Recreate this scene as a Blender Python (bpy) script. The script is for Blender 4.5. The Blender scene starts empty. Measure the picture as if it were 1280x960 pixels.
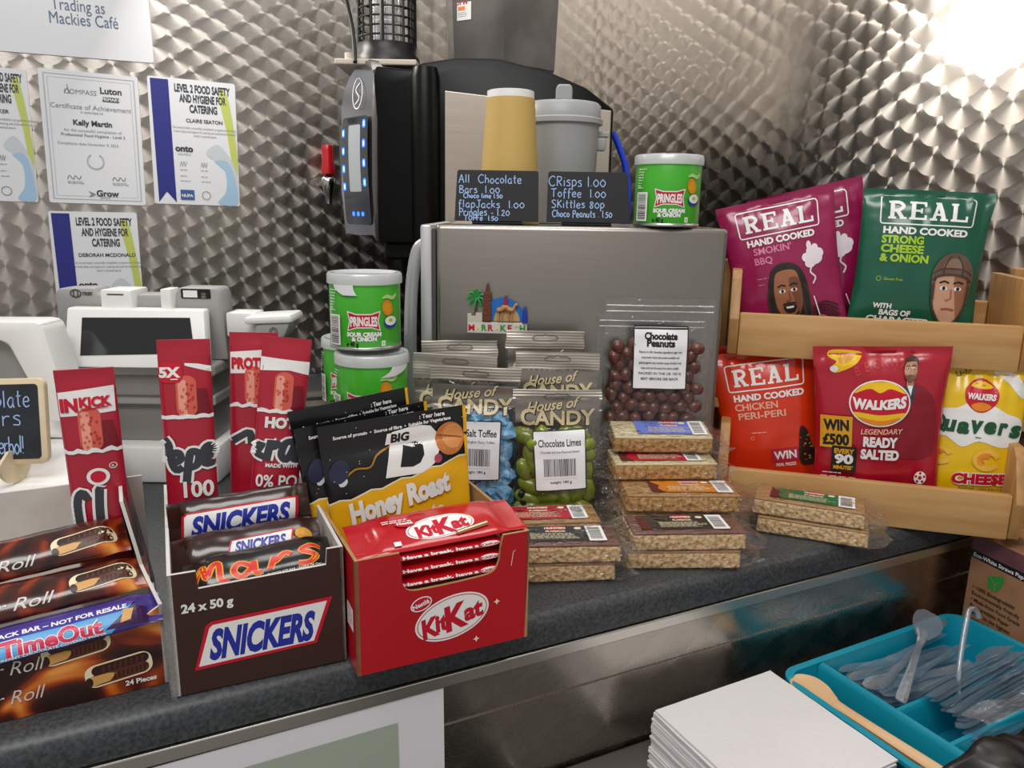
import bpy, bmesh, math, random
from math import sin, cos, pi, radians as rad
from mathutils import Vector, Matrix, noise
from mathutils.geometry import tessellate_polygon

# ------------------------------------------------------------------ camera, world, lights, exposure
SC = bpy.context.scene
COL = SC.collection
CAM_H = 0.37
YAW, PITCH, ROLL, FPX = rad(26.28), rad(12.65), rad(0.98), 961.0
fw = Vector((sin(YAW)*cos(PITCH), cos(YAW)*cos(PITCH), -sin(PITCH)))
rt0 = Vector((cos(YAW), -sin(YAW), 0)); up0 = rt0.cross(fw)
rt = rt0*cos(ROLL) + up0*sin(ROLL); up = up0*cos(ROLL) - rt0*sin(ROLL)
cd = bpy.data.cameras.new('camera'); cam = bpy.data.objects.new('camera', cd); COL.objects.link(cam)
cd.sensor_fit = 'HORIZONTAL'; cd.sensor_width = 36.0; cd.lens = 36.0*FPX/1280.0
cd.clip_start = 0.02; cd.clip_end = 50
M3 = Matrix((rt, up, -fw)).transposed()
cam.matrix_world = Matrix.Translation((0, 0, CAM_H)) @ M3.to_4x4()
SC.camera = cam

SC.view_settings.view_transform = 'Standard'
SC.view_settings.look = 'None'
SC.view_settings.gamma = 1.0
SC.view_settings.use_curve_mapping = False
SC.view_settings.exposure = 0.0
try:
    SC.cycles.transparent_max_bounces = 40; SC.cycles.max_bounces = 14
except AttributeError: pass

W = bpy.data.worlds.new('room_light'); SC.world = W; W.use_nodes = True
bg = W.node_tree.nodes['Background']
bg.inputs[0].default_value = (1.0, 0.972, 0.945, 1); bg.inputs[1].default_value = 0.42

def area(name, loc, target, sx, sy, power, col):
    l = bpy.data.lights.new(name, 'AREA'); l.shape = 'RECTANGLE'; l.size = sx; l.size_y = sy
    l.energy = power; l.color = col
    o = bpy.data.objects.new(name, l); COL.objects.link(o); o.location = loc
    o.rotation_euler = (Vector(target)-Vector(loc)).to_track_quat('-Z', 'Y').to_euler()
    return o
area('ceiling_light', (-0.35, -0.25, 1.55), (0.35, 0.75, 0.0), 1.2, 0.5, 17, (1.0, 0.98, 0.965))
area('ceiling_light', (0.45, 0.75, 1.6), (0.45, 0.8, 0.0), 0.9, 0.4, 7, (1.0, 0.98, 0.96))
area('wall_lamp', (-0.06, 1.50, 0.89), (0.75, 1.0, 0.45), 0.24, 0.10, 3.6, (1.0, 0.95, 0.88))

# ------------------------------------------------------------------ helpers
def lin(h):
    if isinstance(h, (tuple, list)): return tuple(h)[:3]
    h = h.lstrip('#'); c = [int(h[i:i+2], 16)/255 for i in (0, 2, 4)]
    return tuple(x/12.92 if x <= .04045 else ((x+.055)/1.055)**2.4 for x in c)

MATS = {}
def mat(key, col='#808080', rough=0.5, metal=0.0, spec=0.5, coat=0.0, emit=None, estr=0.0, bump=None, vary=None):
    """one procedural Principled material; bump=(scale, strength), vary=(scale, other colour)"""
    if key in MATS: return MATS[key]
    m = bpy.data.materials.new(key); m.use_nodes = True; nt = m.node_tree; b = nt.nodes['Principled BSDF']
    c = lin(col); b.inputs['Base Color'].default_value = (*c, 1); b.inputs['Roughness'].default_value = rough
    b.inputs['Metallic'].default_value = metal; b.inputs['Specular IOR Level'].default_value = spec
    b.inputs['Coat Weight'].default_value = coat; b.inputs['Coat Roughness'].default_value = .12
    if emit: b.inputs['Emission Color'].default_value = (*lin(emit), 1); b.inputs['Emission Strength'].default_value = estr
    if bump or vary:
        tc = nt.nodes.new('ShaderNodeTexCoord')
    if vary:
        n = nt.nodes.new('ShaderNodeTexNoise'); n.inputs['Scale'].default_value = vary[0]; n.inputs['Detail'].default_value = 4
        nt.links.new(tc.outputs['Object'], n.inputs['Vector'])
        r = nt.nodes.new('ShaderNodeValToRGB'); r.color_ramp.elements[0].position = .35; r.color_ramp.elements[1].position = .65
        r.color_ramp.elements[0].color = (*c, 1); r.color_ramp.elements[1].color = (*lin(vary[1]), 1)
        nt.links.new(n.outputs['Fac'], r.inputs['Fac']); nt.links.new(r.outputs['Color'], b.inputs['Base Color'])
    if bump:
        n = nt.nodes.new('ShaderNodeTexNoise'); n.inputs['Scale'].default_value = bump[0]; n.inputs['Detail'].default_value = 3
        nt.links.new(tc.outputs['Object'], n.inputs['Vector'])
        bp = nt.nodes.new('ShaderNodeBump'); bp.inputs['Strength'].default_value = bump[1]; bp.inputs['Distance'].default_value = .004
        nt.links.new(n.outputs['Fac'], bp.inputs['Height']); nt.links.new(bp.outputs['Normal'], b.inputs['Normal'])
    MATS[key] = m; return m

def clear(key, tint='#ffffff', gloss=0.12, rough=0.12, bump=(60, .5), haze=0.0, hazecol='#ffffff'):
    """thin clear plastic: see-through, with a glossy crinkled skin"""
    if key in MATS: return MATS[key]
    m = bpy.data.materials.new(key); m.use_nodes = True; nt = m.node_tree; nt.nodes.clear()
    out = nt.nodes.new('ShaderNodeOutputMaterial'); tr = nt.nodes.new('ShaderNodeBsdfTransparent'); tr.inputs[0].default_value = (*lin(tint), 1)
    gl = nt.nodes.new('ShaderNodeBsdfGlossy'); gl.inputs['Roughness'].default_value = rough
    fr = nt.nodes.new('ShaderNodeLayerWeight'); fr.inputs[0].default_value = .5; pw_ = nt.nodes.new('ShaderNodeMath'); pw_.operation = 'POWER'; pw_.inputs[1].default_value = 4.0; ml = nt.nodes.new('ShaderNodeMath'); ml.operation = 'MULTIPLY'; ml.inputs[1].default_value = .75
    mx = nt.nodes.new('ShaderNodeMixShader'); ad = nt.nodes.new('ShaderNodeMath'); ad.operation = 'ADD'; ad.use_clamp = True
    ad.inputs[1].default_value = gloss+.035
    tc = nt.nodes.new('ShaderNodeTexCoord'); n = nt.nodes.new('ShaderNodeTexNoise'); n.inputs['Scale'].default_value = bump[0]
    n.inputs['Distortion'].default_value = 1.0
    bp = nt.nodes.new('ShaderNodeBump'); bp.inputs['Strength'].default_value = bump[1]; bp.inputs['Distance'].default_value = .006
    L = nt.links.new
    L(tc.outputs['Object'], n.inputs['Vector']); L(n.outputs['Fac'], bp.inputs['Height'])
    L(bp.outputs['Normal'], gl.inputs['Normal']); L(bp.outputs['Normal'], fr.inputs['Normal'])
    L(fr.outputs['Facing'], pw_.inputs[0]); L(pw_.outputs[0], ml.inputs[0]); L(ml.outputs[0], ad.inputs[0]); L(ad.outputs[0], mx.inputs[0])
    base = tr.outputs[0]
    if haze:
        df = nt.nodes.new('ShaderNodeBsdfDiffuse'); df.inputs[0].default_value = (*lin(hazecol), 1)
        m2 = nt.nodes.new('ShaderNodeMixShader'); m2.inputs[0].default_value = haze
        L(base, m2.inputs[1]); L(df.outputs[0], m2.inputs[2]); base = m2.outputs[0]
    L(base, mx.inputs[1]); L(gl.outputs[0], mx.inputs[2]); L(mx.outputs[0], out.inputs[0])
    MATS[key] = m; return m

def swirl_steel(key, axis, rough=.31, aniso=.85, col='#b9b2aa', sp=.036, vs=.021, R=.030):
    """engine-turned stainless steel: overlapping discs, each brushed round its own centre"""
    m = bpy.data.materials.new(key); m.use_nodes = True; nt = m.node_tree; b = nt.nodes['Principled BSDF']; L = nt.links.new
    def mt(op, a, c=None, clampv=False):
        n = nt.nodes.new('ShaderNodeMath'); n.operation = op; n.use_clamp = clampv
        for i, v in enumerate((a, c)):
            if v is None: continue
            if isinstance(v, (int, float)): n.inputs[i].default_value = v
            else: L(v, n.inputs[i])
        return n.outputs[0]
    g = nt.nodes.new('ShaderNodeNewGeometry'); s = nt.nodes.new('ShaderNodeSeparateXYZ'); L(g.outputs['Position'], s.inputs[0])
    u = s.outputs[0 if axis == 'x' else 1]; v = s.outputs[2]
    k0 = mt('FLOOR', mt('DIVIDE', mt('ADD', v, R), vs))
    cand = []
    for q in range(3):
        k = mt('SUBTRACT', k0, q)
        off = mt('MULTIPLY', mt('FLOORED_MODULO', k, 2.0), sp)
        du = mt('SUBTRACT', u, off)
        cu = mt('MULTIPLY', mt('ROUND', mt('DIVIDE', du, 2*sp)), 2*sp)
        du = mt('SUBTRACT', du, cu); dv = mt('SUBTRACT', v, mt('MULTIPLY', k, vs))
        d2 = mt('ADD', mt('MULTIPLY', du, du), mt('MULTIPLY', dv, dv))
        cand.append((du, dv, mt('LESS_THAN', d2, R*R), d2))
    def pick(i):
        a = cand[2][i]
        for q in (1, 0):
            w = cand[q][2]
            a = mt('ADD', mt('MULTIPLY', cand[q][i], w), mt('MULTIPLY', a, mt('SUBTRACT', 1.0, w)))
        return a
    du, dv, d2 = pick(0), pick(1), pick(3)
    cb = nt.nodes.new('ShaderNodeCombineXYZ')
    L(du, cb.inputs[0 if axis == 'x' else 1]); L(dv, cb.inputs[2])
    nv = nt.nodes.new('ShaderNodeVectorMath'); nv.operation = 'NORMALIZE'; L(cb.outputs[0], nv.inputs[0])
    L(nv.outputs[0], b.inputs['Tangent'])
    dist = mt('SQRT', d2)
    # fine concentric tool marks and a rubbed rim
    nz = nt.nodes.new('ShaderNodeTexNoise'); nz.noise_dimensions = '1D'; nz.inputs['Scale'].default_value = 700; nz.inputs['Detail'].default_value = 2
    L(dist, nz.inputs['W'])
    L(mt('ADD', mt('MULTIPLY', nz.outputs['Fac'], .16), rough-.08), b.inputs['Roughness'])
    # each disc is very slightly dished
    sc = nt.nodes.new('ShaderNodeVectorMath'); sc.operation = 'SCALE'; L(cb.outputs[0], sc.inputs[0]); sc.inputs['Scale'].default_value = 0.5
    ad = nt.nodes.new('ShaderNodeVectorMath'); ad.operation = 'ADD'; L(g.outputs['Normal'], ad.inputs[0]); L(sc.outputs[0], ad.inputs[1])
    nn = nt.nodes.new('ShaderNodeVectorMath'); nn.operation = 'NORMALIZE'; L(ad.outputs[0], nn.inputs[0])
    L(nn.outputs[0], b.inputs['Normal'])
    b.inputs['Base Color'].default_value = (*lin(col), 1); b.inputs['Metallic'].default_value = 1.0
    b.inputs['Anisotropic'].default_value = aniso
    MATS[key] = m; return m

def brushed(key, col='#b4b1ad', rough=.32, horiz=True):
    m = bpy.data.materials.new(key); m.use_nodes = True; nt = m.node_tree; b = nt.nodes['Principled BSDF']; L = nt.links.new
    tc = nt.nodes.new('ShaderNodeTexCoord'); mp = nt.nodes.new('ShaderNodeMapping')
    mp.inputs['Scale'].default_value = (3, 3, 400) if horiz else (400, 400, 3)
    n = nt.nodes.new('ShaderNodeTexNoise'); n.inputs['Scale'].default_value = 3; n.inputs['Detail'].default_value = 3
    L(tc.outputs['Object'], mp.inputs[0]); L(mp.outputs[0], n.inputs['Vector'])
    mr = nt.nodes.new('ShaderNodeMapRange'); mr.inputs[3].default_value = rough-.08; mr.inputs[4].default_value = rough+.1
    L(n.outputs['Fac'], mr.inputs[0]); L(mr.outputs[0], b.inputs['Roughness'])
    b.inputs['Base Color'].default_value = (*lin(col), 1); b.inputs['Metallic'].default_value = 1.0
    MATS[key] = m; return m

def wood(key, c1, c2, axis=0, scale=60):
    m = bpy.data.materials.new(key); m.use_nodes = True; nt = m.node_tree; b = nt.nodes['Principled BSDF']; L = nt.links.new
    tc = nt.nodes.new('ShaderNodeTexCoord'); mp = nt.nodes.new('ShaderNodeMapping')
    s = [scale*2, scale*2, scale*2]; s[axis] = 5; mp.inputs['Scale'].default_value = s
    n = nt.nodes.new('ShaderNodeTexNoise'); n.inputs['Scale'].default_value = 1.6; n.inputs['Detail'].default_value = 4
    L(tc.outputs['Object'], mp.inputs[0]); L(mp.outputs[0], n.inputs['Vector'])
    r = nt.nodes.new('ShaderNodeValToRGB'); r.color_ramp.elements[0].position = .3; r.color_ramp.elements[1].position = .7
    r.color_ramp.elements[0].color = (*lin(c1), 1); r.color_ramp.elements[1].color = (*lin(c2), 1)
    L(n.outputs['Fac'], r.inputs[0]); L(r.outputs[0], b.inputs['Base Color']); b.inputs['Roughness'].default_value = .45
    MATS[key] = m; return m

def link(name, me, parent=None, label=None):
    o = bpy.data.objects.new(name, me); COL.objects.link(o)
    if parent: o.parent = parent
    if label: o['label'] = label
    return o

def obj(name, bm, mats, parent=None, smooth=None, label=None):
    me = bpy.data.meshes.new(name); bm.normal_update(); bm.to_mesh(me); bm.free()
    for m in (mats if isinstance(mats, (list, tuple)) else [mats]): me.materials.append(m)
    if smooth:
        for p in me.polygons: p.use_smooth = True
        me.set_sharp_from_angle(angle=rad(smooth))
    return link(name, me, parent, label)

def thing(name, label, cat, loc=(0, 0, 0), rot=0, group=None):
    o = bpy.data.objects.new(name, None); COL.objects.link(o); o.empty_display_size = .02
    o.location = loc; o.rotation_euler = rot if isinstance(rot, (tuple, list)) else (0, 0, rot)
    tag(o, label, cat, group); return o

def tag(o, label, cat, group=None, kind=None):
    o['label'] = label; o['category'] = cat
    if group: o['group'] = group
    if kind: o['kind'] = kind
    return o

def copy_thing(src, label, loc, rot, group=None):
    r = src.copy(); COL.objects.link(r); r.location = loc; r.rotation_euler = rot if isinstance(rot, (tuple, list)) else (0, 0, rot)
    r['label'] = label
    if group: r['group'] = group
    for ch in list(src.children):
        c = ch.copy(); COL.objects.link(c); c.parent = r
        for gch in list(ch.children):
            d = gch.copy(); COL.objects.link(d); d.parent = c
    return r

def BM(): return bmesh.new()

def box(bm, x0, x1, y0, y1, z0, z1, mi=0, bev=0, seg=2):
    r = bmesh.ops.create_cube(bm, size=1.0, matrix=Matrix.Translation(((x0+x1)/2, (y0+y1)/2, (z0+z1)/2)) @ Matrix.Diagonal((x1-x0, y1-y0, z1-z0, 1)))
    vs = r['verts']; fs = {f for v in vs for f in v.link_faces}
    for f in fs: f.material_index = mi
    if bev:
        es = list({e for f in fs for e in f.edges})
        rr = bmesh.ops.bevel(bm, geom=es, offset=bev, segments=seg, affect='EDGES', profile=.5)
        for f in rr['faces']: f.material_index = mi
    return bm

def prism(bm, poly, lo, hi, plane='xz', mi=0, bev=0):
    """polygon in a plane, extruded along the third axis from lo to hi"""
    def P(a, b, t): return {'xz': (a, t, b), 'xy': (a, b, t), 'yz': (t, a, b)}[plane]
    A = [bm.verts.new(P(a, b, lo)) for a, b in poly]; B = [bm.verts.new(P(a, b, hi)) for a, b in poly]
    n = len(poly); fs = [bm.faces.new(A), bm.faces.new(B[::-1])]
    for i in range(n): fs.append(bm.faces.new((A[i], B[i], B[(i+1) % n], A[(i+1) % n])))
    for f in fs: f.material_index = mi
    bmesh.ops.recalc_face_normals(bm, faces=fs)
    if bev:
        es = list({e for f in fs for e in f.edges})
        rr = bmesh.ops.bevel(bm, geom=es, offset=bev, segments=2, affect='EDGES', profile=.5)
        for f in rr['faces']: f.material_index = mi
    return bm

def rr_poly(x0, x1, y0, y1, r, n=5):
    out = []
    for cx, cy, a0 in ((x1-r, y1-r, 0), (x0+r, y1-r, 90), (x0+r, y0+r, 180), (x1-r, y0+r, 270)):
        for i in range(n+1):
            a = rad(a0+90*i/n); out.append((cx+r*cos(a), cy+r*sin(a)))
    return out

def ell(cx, cy, rx, ry, n=24, a0=0.0, a1=360.0, rot=0.0):
    out = []
    for i in range(n):
        a = rad(a0+(a1-a0)*i/(n if a1-a0 >= 360 else n-1)); x, y = rx*cos(a), ry*sin(a)
        out.append((cx+x*cos(rot)-y*sin(rot), cy+x*sin(rot)+y*cos(rot)))
    return out

def smooth_pts(P, sub=5, closed=False):
    """Catmull-Rom through points of any dimension"""
    n = len(P); out = []
    if n < 3: return [tuple(p) for p in P]
    rng = range(n if closed else n-1)
    for i in rng:
        p0 = P[(i-1) % n] if closed or i > 0 else P[0]
        p1 = P[i]; p2 = P[(i+1) % n]
        p3 = P[(i+2) % n] if closed or i+2 < n else P[-1]
        for k in range(sub):
            t = k/sub
            out.append(tuple(.5*((2*b)+(-a+c)*t+(2*a-5*b+4*c-d)*t*t+(-a+3*b-3*c+d)*t**3) for a, b, c, d in zip(p0, p1, p2, p3)))
    if not closed: out.append(tuple(P[-1]))
    return out

def tube(bm, pts, r, seg=8, mi=0, closed=False):
    pts = [Vector(p) for p in pts]; n = len(pts); rings = []
    rs = r if isinstance(r, (list, tuple)) else [r]*n
    ref = None
    for i in range(n):
        a = pts[(i-1) % n] if closed or i > 0 else pts[i]; b = pts[(i+1) % n] if closed or i < n-1 else pts[i]
        t = (b-a).normalized()
        if ref is None: ref = t.orthogonal().normalized()
        ref = (ref-t*ref.dot(t)).normalized(); q = t.cross(ref)
        rings.append([bm.verts.new(pts[i]+(ref*cos(2*pi*k/seg)+q*sin(2*pi*k/seg))*rs[i]) for k in range(seg)])
    for i in range(n if closed else n-1):
        A, B = rings[i], rings[(i+1) % n]
        for k in range(seg):
            f = bm.faces.new((A[k], A[(k+1) % seg], B[(k+1) % seg], B[k])); f.material_index = mi
    if not closed:
        bm.faces.new(rings[0][::-1]).material_index = mi; bm.faces.new(rings[-1]).material_index = mi
    return bm

def lathe(bm, prof, seg=40, mi=0, c=(0, 0), caps=True):
    rings = [[bm.verts.new((c[0]+r*cos(2*pi*k/seg), c[1]+r*sin(2*pi*k/seg), z)) for k in range(seg)] for r, z in prof]
    for A, B in zip(rings, rings[1:]):
        for k in range(seg):
            f = bm.faces.new((A[k], A[(k+1) % seg], B[(k+1) % seg], B[k])); f.material_index = mi
    if caps:
        bm.faces.new(rings[0][::-1]).material_index = mi; bm.faces.new(rings[-1]).material_index = mi
    return bm

def sheet(bm, S, x0, x1, y0, y1, nx, ny, mi=0):
    V = [[bm.verts.new(S(x0+(x1-x0)*i/nx, y0+(y1-y0)*j/ny)) for i in range(nx+1)] for j in range(ny+1)]
    for j in range(ny):
        for i in range(nx):
            bm.faces.new((V[j][i], V[j][i+1], V[j+1][i+1], V[j+1][i])).material_index = mi
    return V

# ------------------------------------------------------------------ printed matter: 2-D shapes laid on any surface
_TX = {}
def text_mesh(s, bold, shear):
    k = (s, bold, shear)
    if k not in _TX:
        cu = bpy.data.curves.new('lettering', 'FONT'); cu.body = s; cu.size = 1.0; cu.offset = bold; cu.shear = shear; cu.resolution_u = 3
        o = bpy.data.objects.new('lettering', cu); me = bpy.data.meshes.new_from_object(o)
        vs = [(v.co.x, v.co.y) for v in me.vertices]; me.calc_loop_triangles(); ts = [tuple(t.vertices) for t in me.loop_triangles]
        bpy.data.objects.remove(o); bpy.data.curves.remove(cu); bpy.data.meshes.remove(me)
        if vs: x0 = min(v[0] for v in vs); x1 = max(v[0] for v in vs)
        else: x0 = x1 = 0
        _TX[k] = (vs, ts, x0, x1)
    return _TX[k]

class Art:
    """ink on a surface S(x, y, lift) -> local point; every add is one thin layer over the last"""
    def __init__(self, S, lift=.00025, cell=.008):
        self.S, self.lift, self.cell, self.bm, self.mats, self.n = S, lift, cell, BM(), [], 1
        self.step = .00004 if getattr(S, 'flat', False) else .00012
    def mi(self, m):
        if m not in self.mats: self.mats.append(m)
        return self.mats.index(m)
    def tris(self, vs, ts, m, lay=None, refine=True):
        L = self.n if lay is None else lay
        b = bmesh.new(); V = [b.verts.new((x, y, 0)) for x, y in vs]
        for t in ts:
            try: b.faces.new([V[i] for i in t])
            except ValueError: pass
        if refine:
            for _ in range(7):
                es = [e for e in b.edges if e.calc_length() > self.cell]
                if not es: break
                bmesh.ops.subdivide_edges(b, edges=es, cuts=1)
                bmesh.ops.triangulate(b, faces=[f for f in b.faces if len(f.verts) > 3])
        mi = self.mi(m); mp = {}
        for v in b.verts: mp[v] = self.bm.verts.new(self.S(v.co.x, v.co.y, self.lift+self.step*L))
        for f in b.faces:
            if f.calc_area() < 1e-12: continue
            p = [v.co for v in f.verts]
            ar = (p[1].x-p[0].x)*(p[2].y-p[0].y)-(p[2].x-p[0].x)*(p[1].y-p[0].y)
            vv = [mp[v] for v in f.verts]
            try: self.bm.faces.new(vv if ar > 0 else vv[::-1]).material_index = mi
            except ValueError: pass
        b.free(); self.n += 1; return self
    def poly(self, pts, m, lay=None):
        ts = tessellate_polygon([[Vector((x, y, 0)) for x, y in pts]])
        return self.tris(pts, ts, m, lay)
    def rect(self, x0, y0, x1, y1, m, r=0, lay=None, rot=0):
        p = rr_poly(x0, x1, y0, y1, r, 3) if r else [(x0, y0), (x1, y0), (x1, y1), (x0, y1)]
        if rot:
            cx, cy = (x0+x1)/2, (y0+y1)/2
            p = [(cx+(x-cx)*cos(rot)-(y-cy)*sin(rot), cy+(x-cx)*sin(rot)+(y-cy)*cos(rot)) for x, y in p]
        return self.poly(p, m, lay)
    def line(self, pts, w, m, lay=None, closed=False, keep=False):
        n = len(pts); vs = []; ts = []
        for i in range(n):
            a = pts[(i-1) % n] if closed or i > 0 else pts[i]; c = pts[(i+1) % n] if closed or i < n-1 else pts[i]
            dx, dy = c[0]-a[0], c[1]-a[1]; l = math.hypot(dx, dy) or 1
            nx, ny = -dy/l*w/2, dx/l*w/2; x, y = pts[i]; vs += [(x+nx, y+ny), (x-nx, y-ny)]
        for i in range(n if closed else n-1):
            j = (i+1) % n; ts += [(2*i, 2*i+1, 2*j+1), (2*i, 2*j+1, 2*j)]
        self.tris(vs, ts, m, lay)
        if keep: self.n -= 1
        return self
    def text(self, s, x, y, size, m, bold=0.0, shear=0.0, xs=1.0, align='c', rot=0.0, lay=None, warp=None, fit=None):
        vs, ts, x0, x1 = text_mesh(s, bold, shear); w = x1-x0
        if fit and w: xs = fit/(w*size)
        o = {'c': -(x0+x1)/2, 'l': -x0, 'r': -x1}[align]
        out = []
        for a, c in vs:
            X, Y = (a+o)*size*xs, c*size
            if warp: X, Y = warp(X, Y)
            out.append((x+X*cos(rot)-Y*sin(rot), y+X*sin(rot)+Y*cos(rot)))
        return self.tris(out, ts, m, lay, refine=size > .006)
    def otext(self, s, x, y, size, m, mo, out=.05, bold=0.0, **k):
        self.text(s, x, y, size, mo, bold=bold+out, **k); return self.text(s, x, y, size, m, bold=bold, **k)
    def small(self, x, y, w, m, rows=3, h=.0018, gap=.0028, seed=1, align='l'):
        """rows of print too small to read"""
        R = random.Random(seed)
        for r in range(rows):
            full = w*R.uniform(.7, 1); cx = x if align == 'l' else x-full/2; e = cx+full
            while cx < e:
                l = R.uniform(.0025, .007); self.rect(cx, y-r*gap, min(cx+l, e), y-r*gap+h*.6, m); self.n -= 1; cx += l+.0012
        self.n += 1; return self
    def barcode(self, x0, y0, x1, y1, bar, paper, seed=1, vert=False, pad=.002):
        self.rect(x0, y0, x1, y1, paper); R = random.Random(seed)
        a, e = (y0+pad, y1-pad) if vert else (x0+pad, x1-pad)
        while a < e:
            w = R.choice((.0004, .0007, .0011))
            if vert: self.rect(x0+pad, a, x1-pad, min(a+w, e), bar)
            else: self.rect(a, y0+pad*1.6, min(a+w, e), y1-pad, bar)
            self.n -= 1; a += w+R.choice((.0005, .0008))
        self.n += 1; return self
    def slab(self, s, x, y, h, w, m, sw=.2, adv=None):
        """slab-serif capitals R E A L"""
        t = h*sw; sf = h*.12
        for i, ch in enumerate(s):
            ox = x+i*(adv or w*1.18)
            def ln(a, c, ww=t): self.line([(ox+a[0]*w, y+a[1]*h), (ox+c[0]*w, y+c[1]*h)], ww, m, keep=True)
            if ch in 'RELPBHDKNI':
                ln((.22, 0), (.22, 1)); ln((0, .06), (.46, .06), sf); ln((0, .94), (.4, .94), sf)
            if ch == 'R':
                self.line(smooth_pts([(ox+.2*w, y+.93*h), (ox+.62*w, y+.92*h), (ox+.84*w, y+.72*h), (ox+.6*w, y+.5*h), (ox+.2*w, y+.48*h)], 4), t*.8, m, keep=True)
                ln((.5, .48), (.82, .06), t*.9); ln((.66, .06), (1.05, .06), sf)
            if ch == 'E':
                ln((.2, .94), (.95, .94), sf); ln((.2, .06), (.98, .06), sf); ln((.2, .5), (.7, .5), sf)
                ln((.92, .99), (.92, .74), sf); ln((.95, .0), (.95, .28), sf); ln((.7, .36), (.7, .64), sf)
            if ch == 'A':
                ln((.2, .05), (.5, 1.0), t*.75); ln((.82, .05), (.5, 1.0)); ln((.3, .34), (.75, .34), sf)
                ln((0, .06), (.42, .06), sf); ln((.6, .06), (1.04, .06), sf); ln((.3, .95), (.56, .95), sf)
            if ch == 'L':
                ln((.2, .06), (.95, .06), sf); ln((.93, .0), (.93, .32), sf)
        self.n += 1; return self
    def build(self, name, parent, label=None):
        return obj(name, self.bm, self.mats, parent, label=label)

def flat(o, ux, uy):
    """surface on a plane: origin, x direction, y direction"""
    o, ux, uy = Vector(o), Vector(ux), Vector(uy); nz = ux.cross(uy).normalized()
    f = lambda x, y, l=0.0: o+ux*x+uy*y+nz*l
    f.flat = True
    return f

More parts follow.
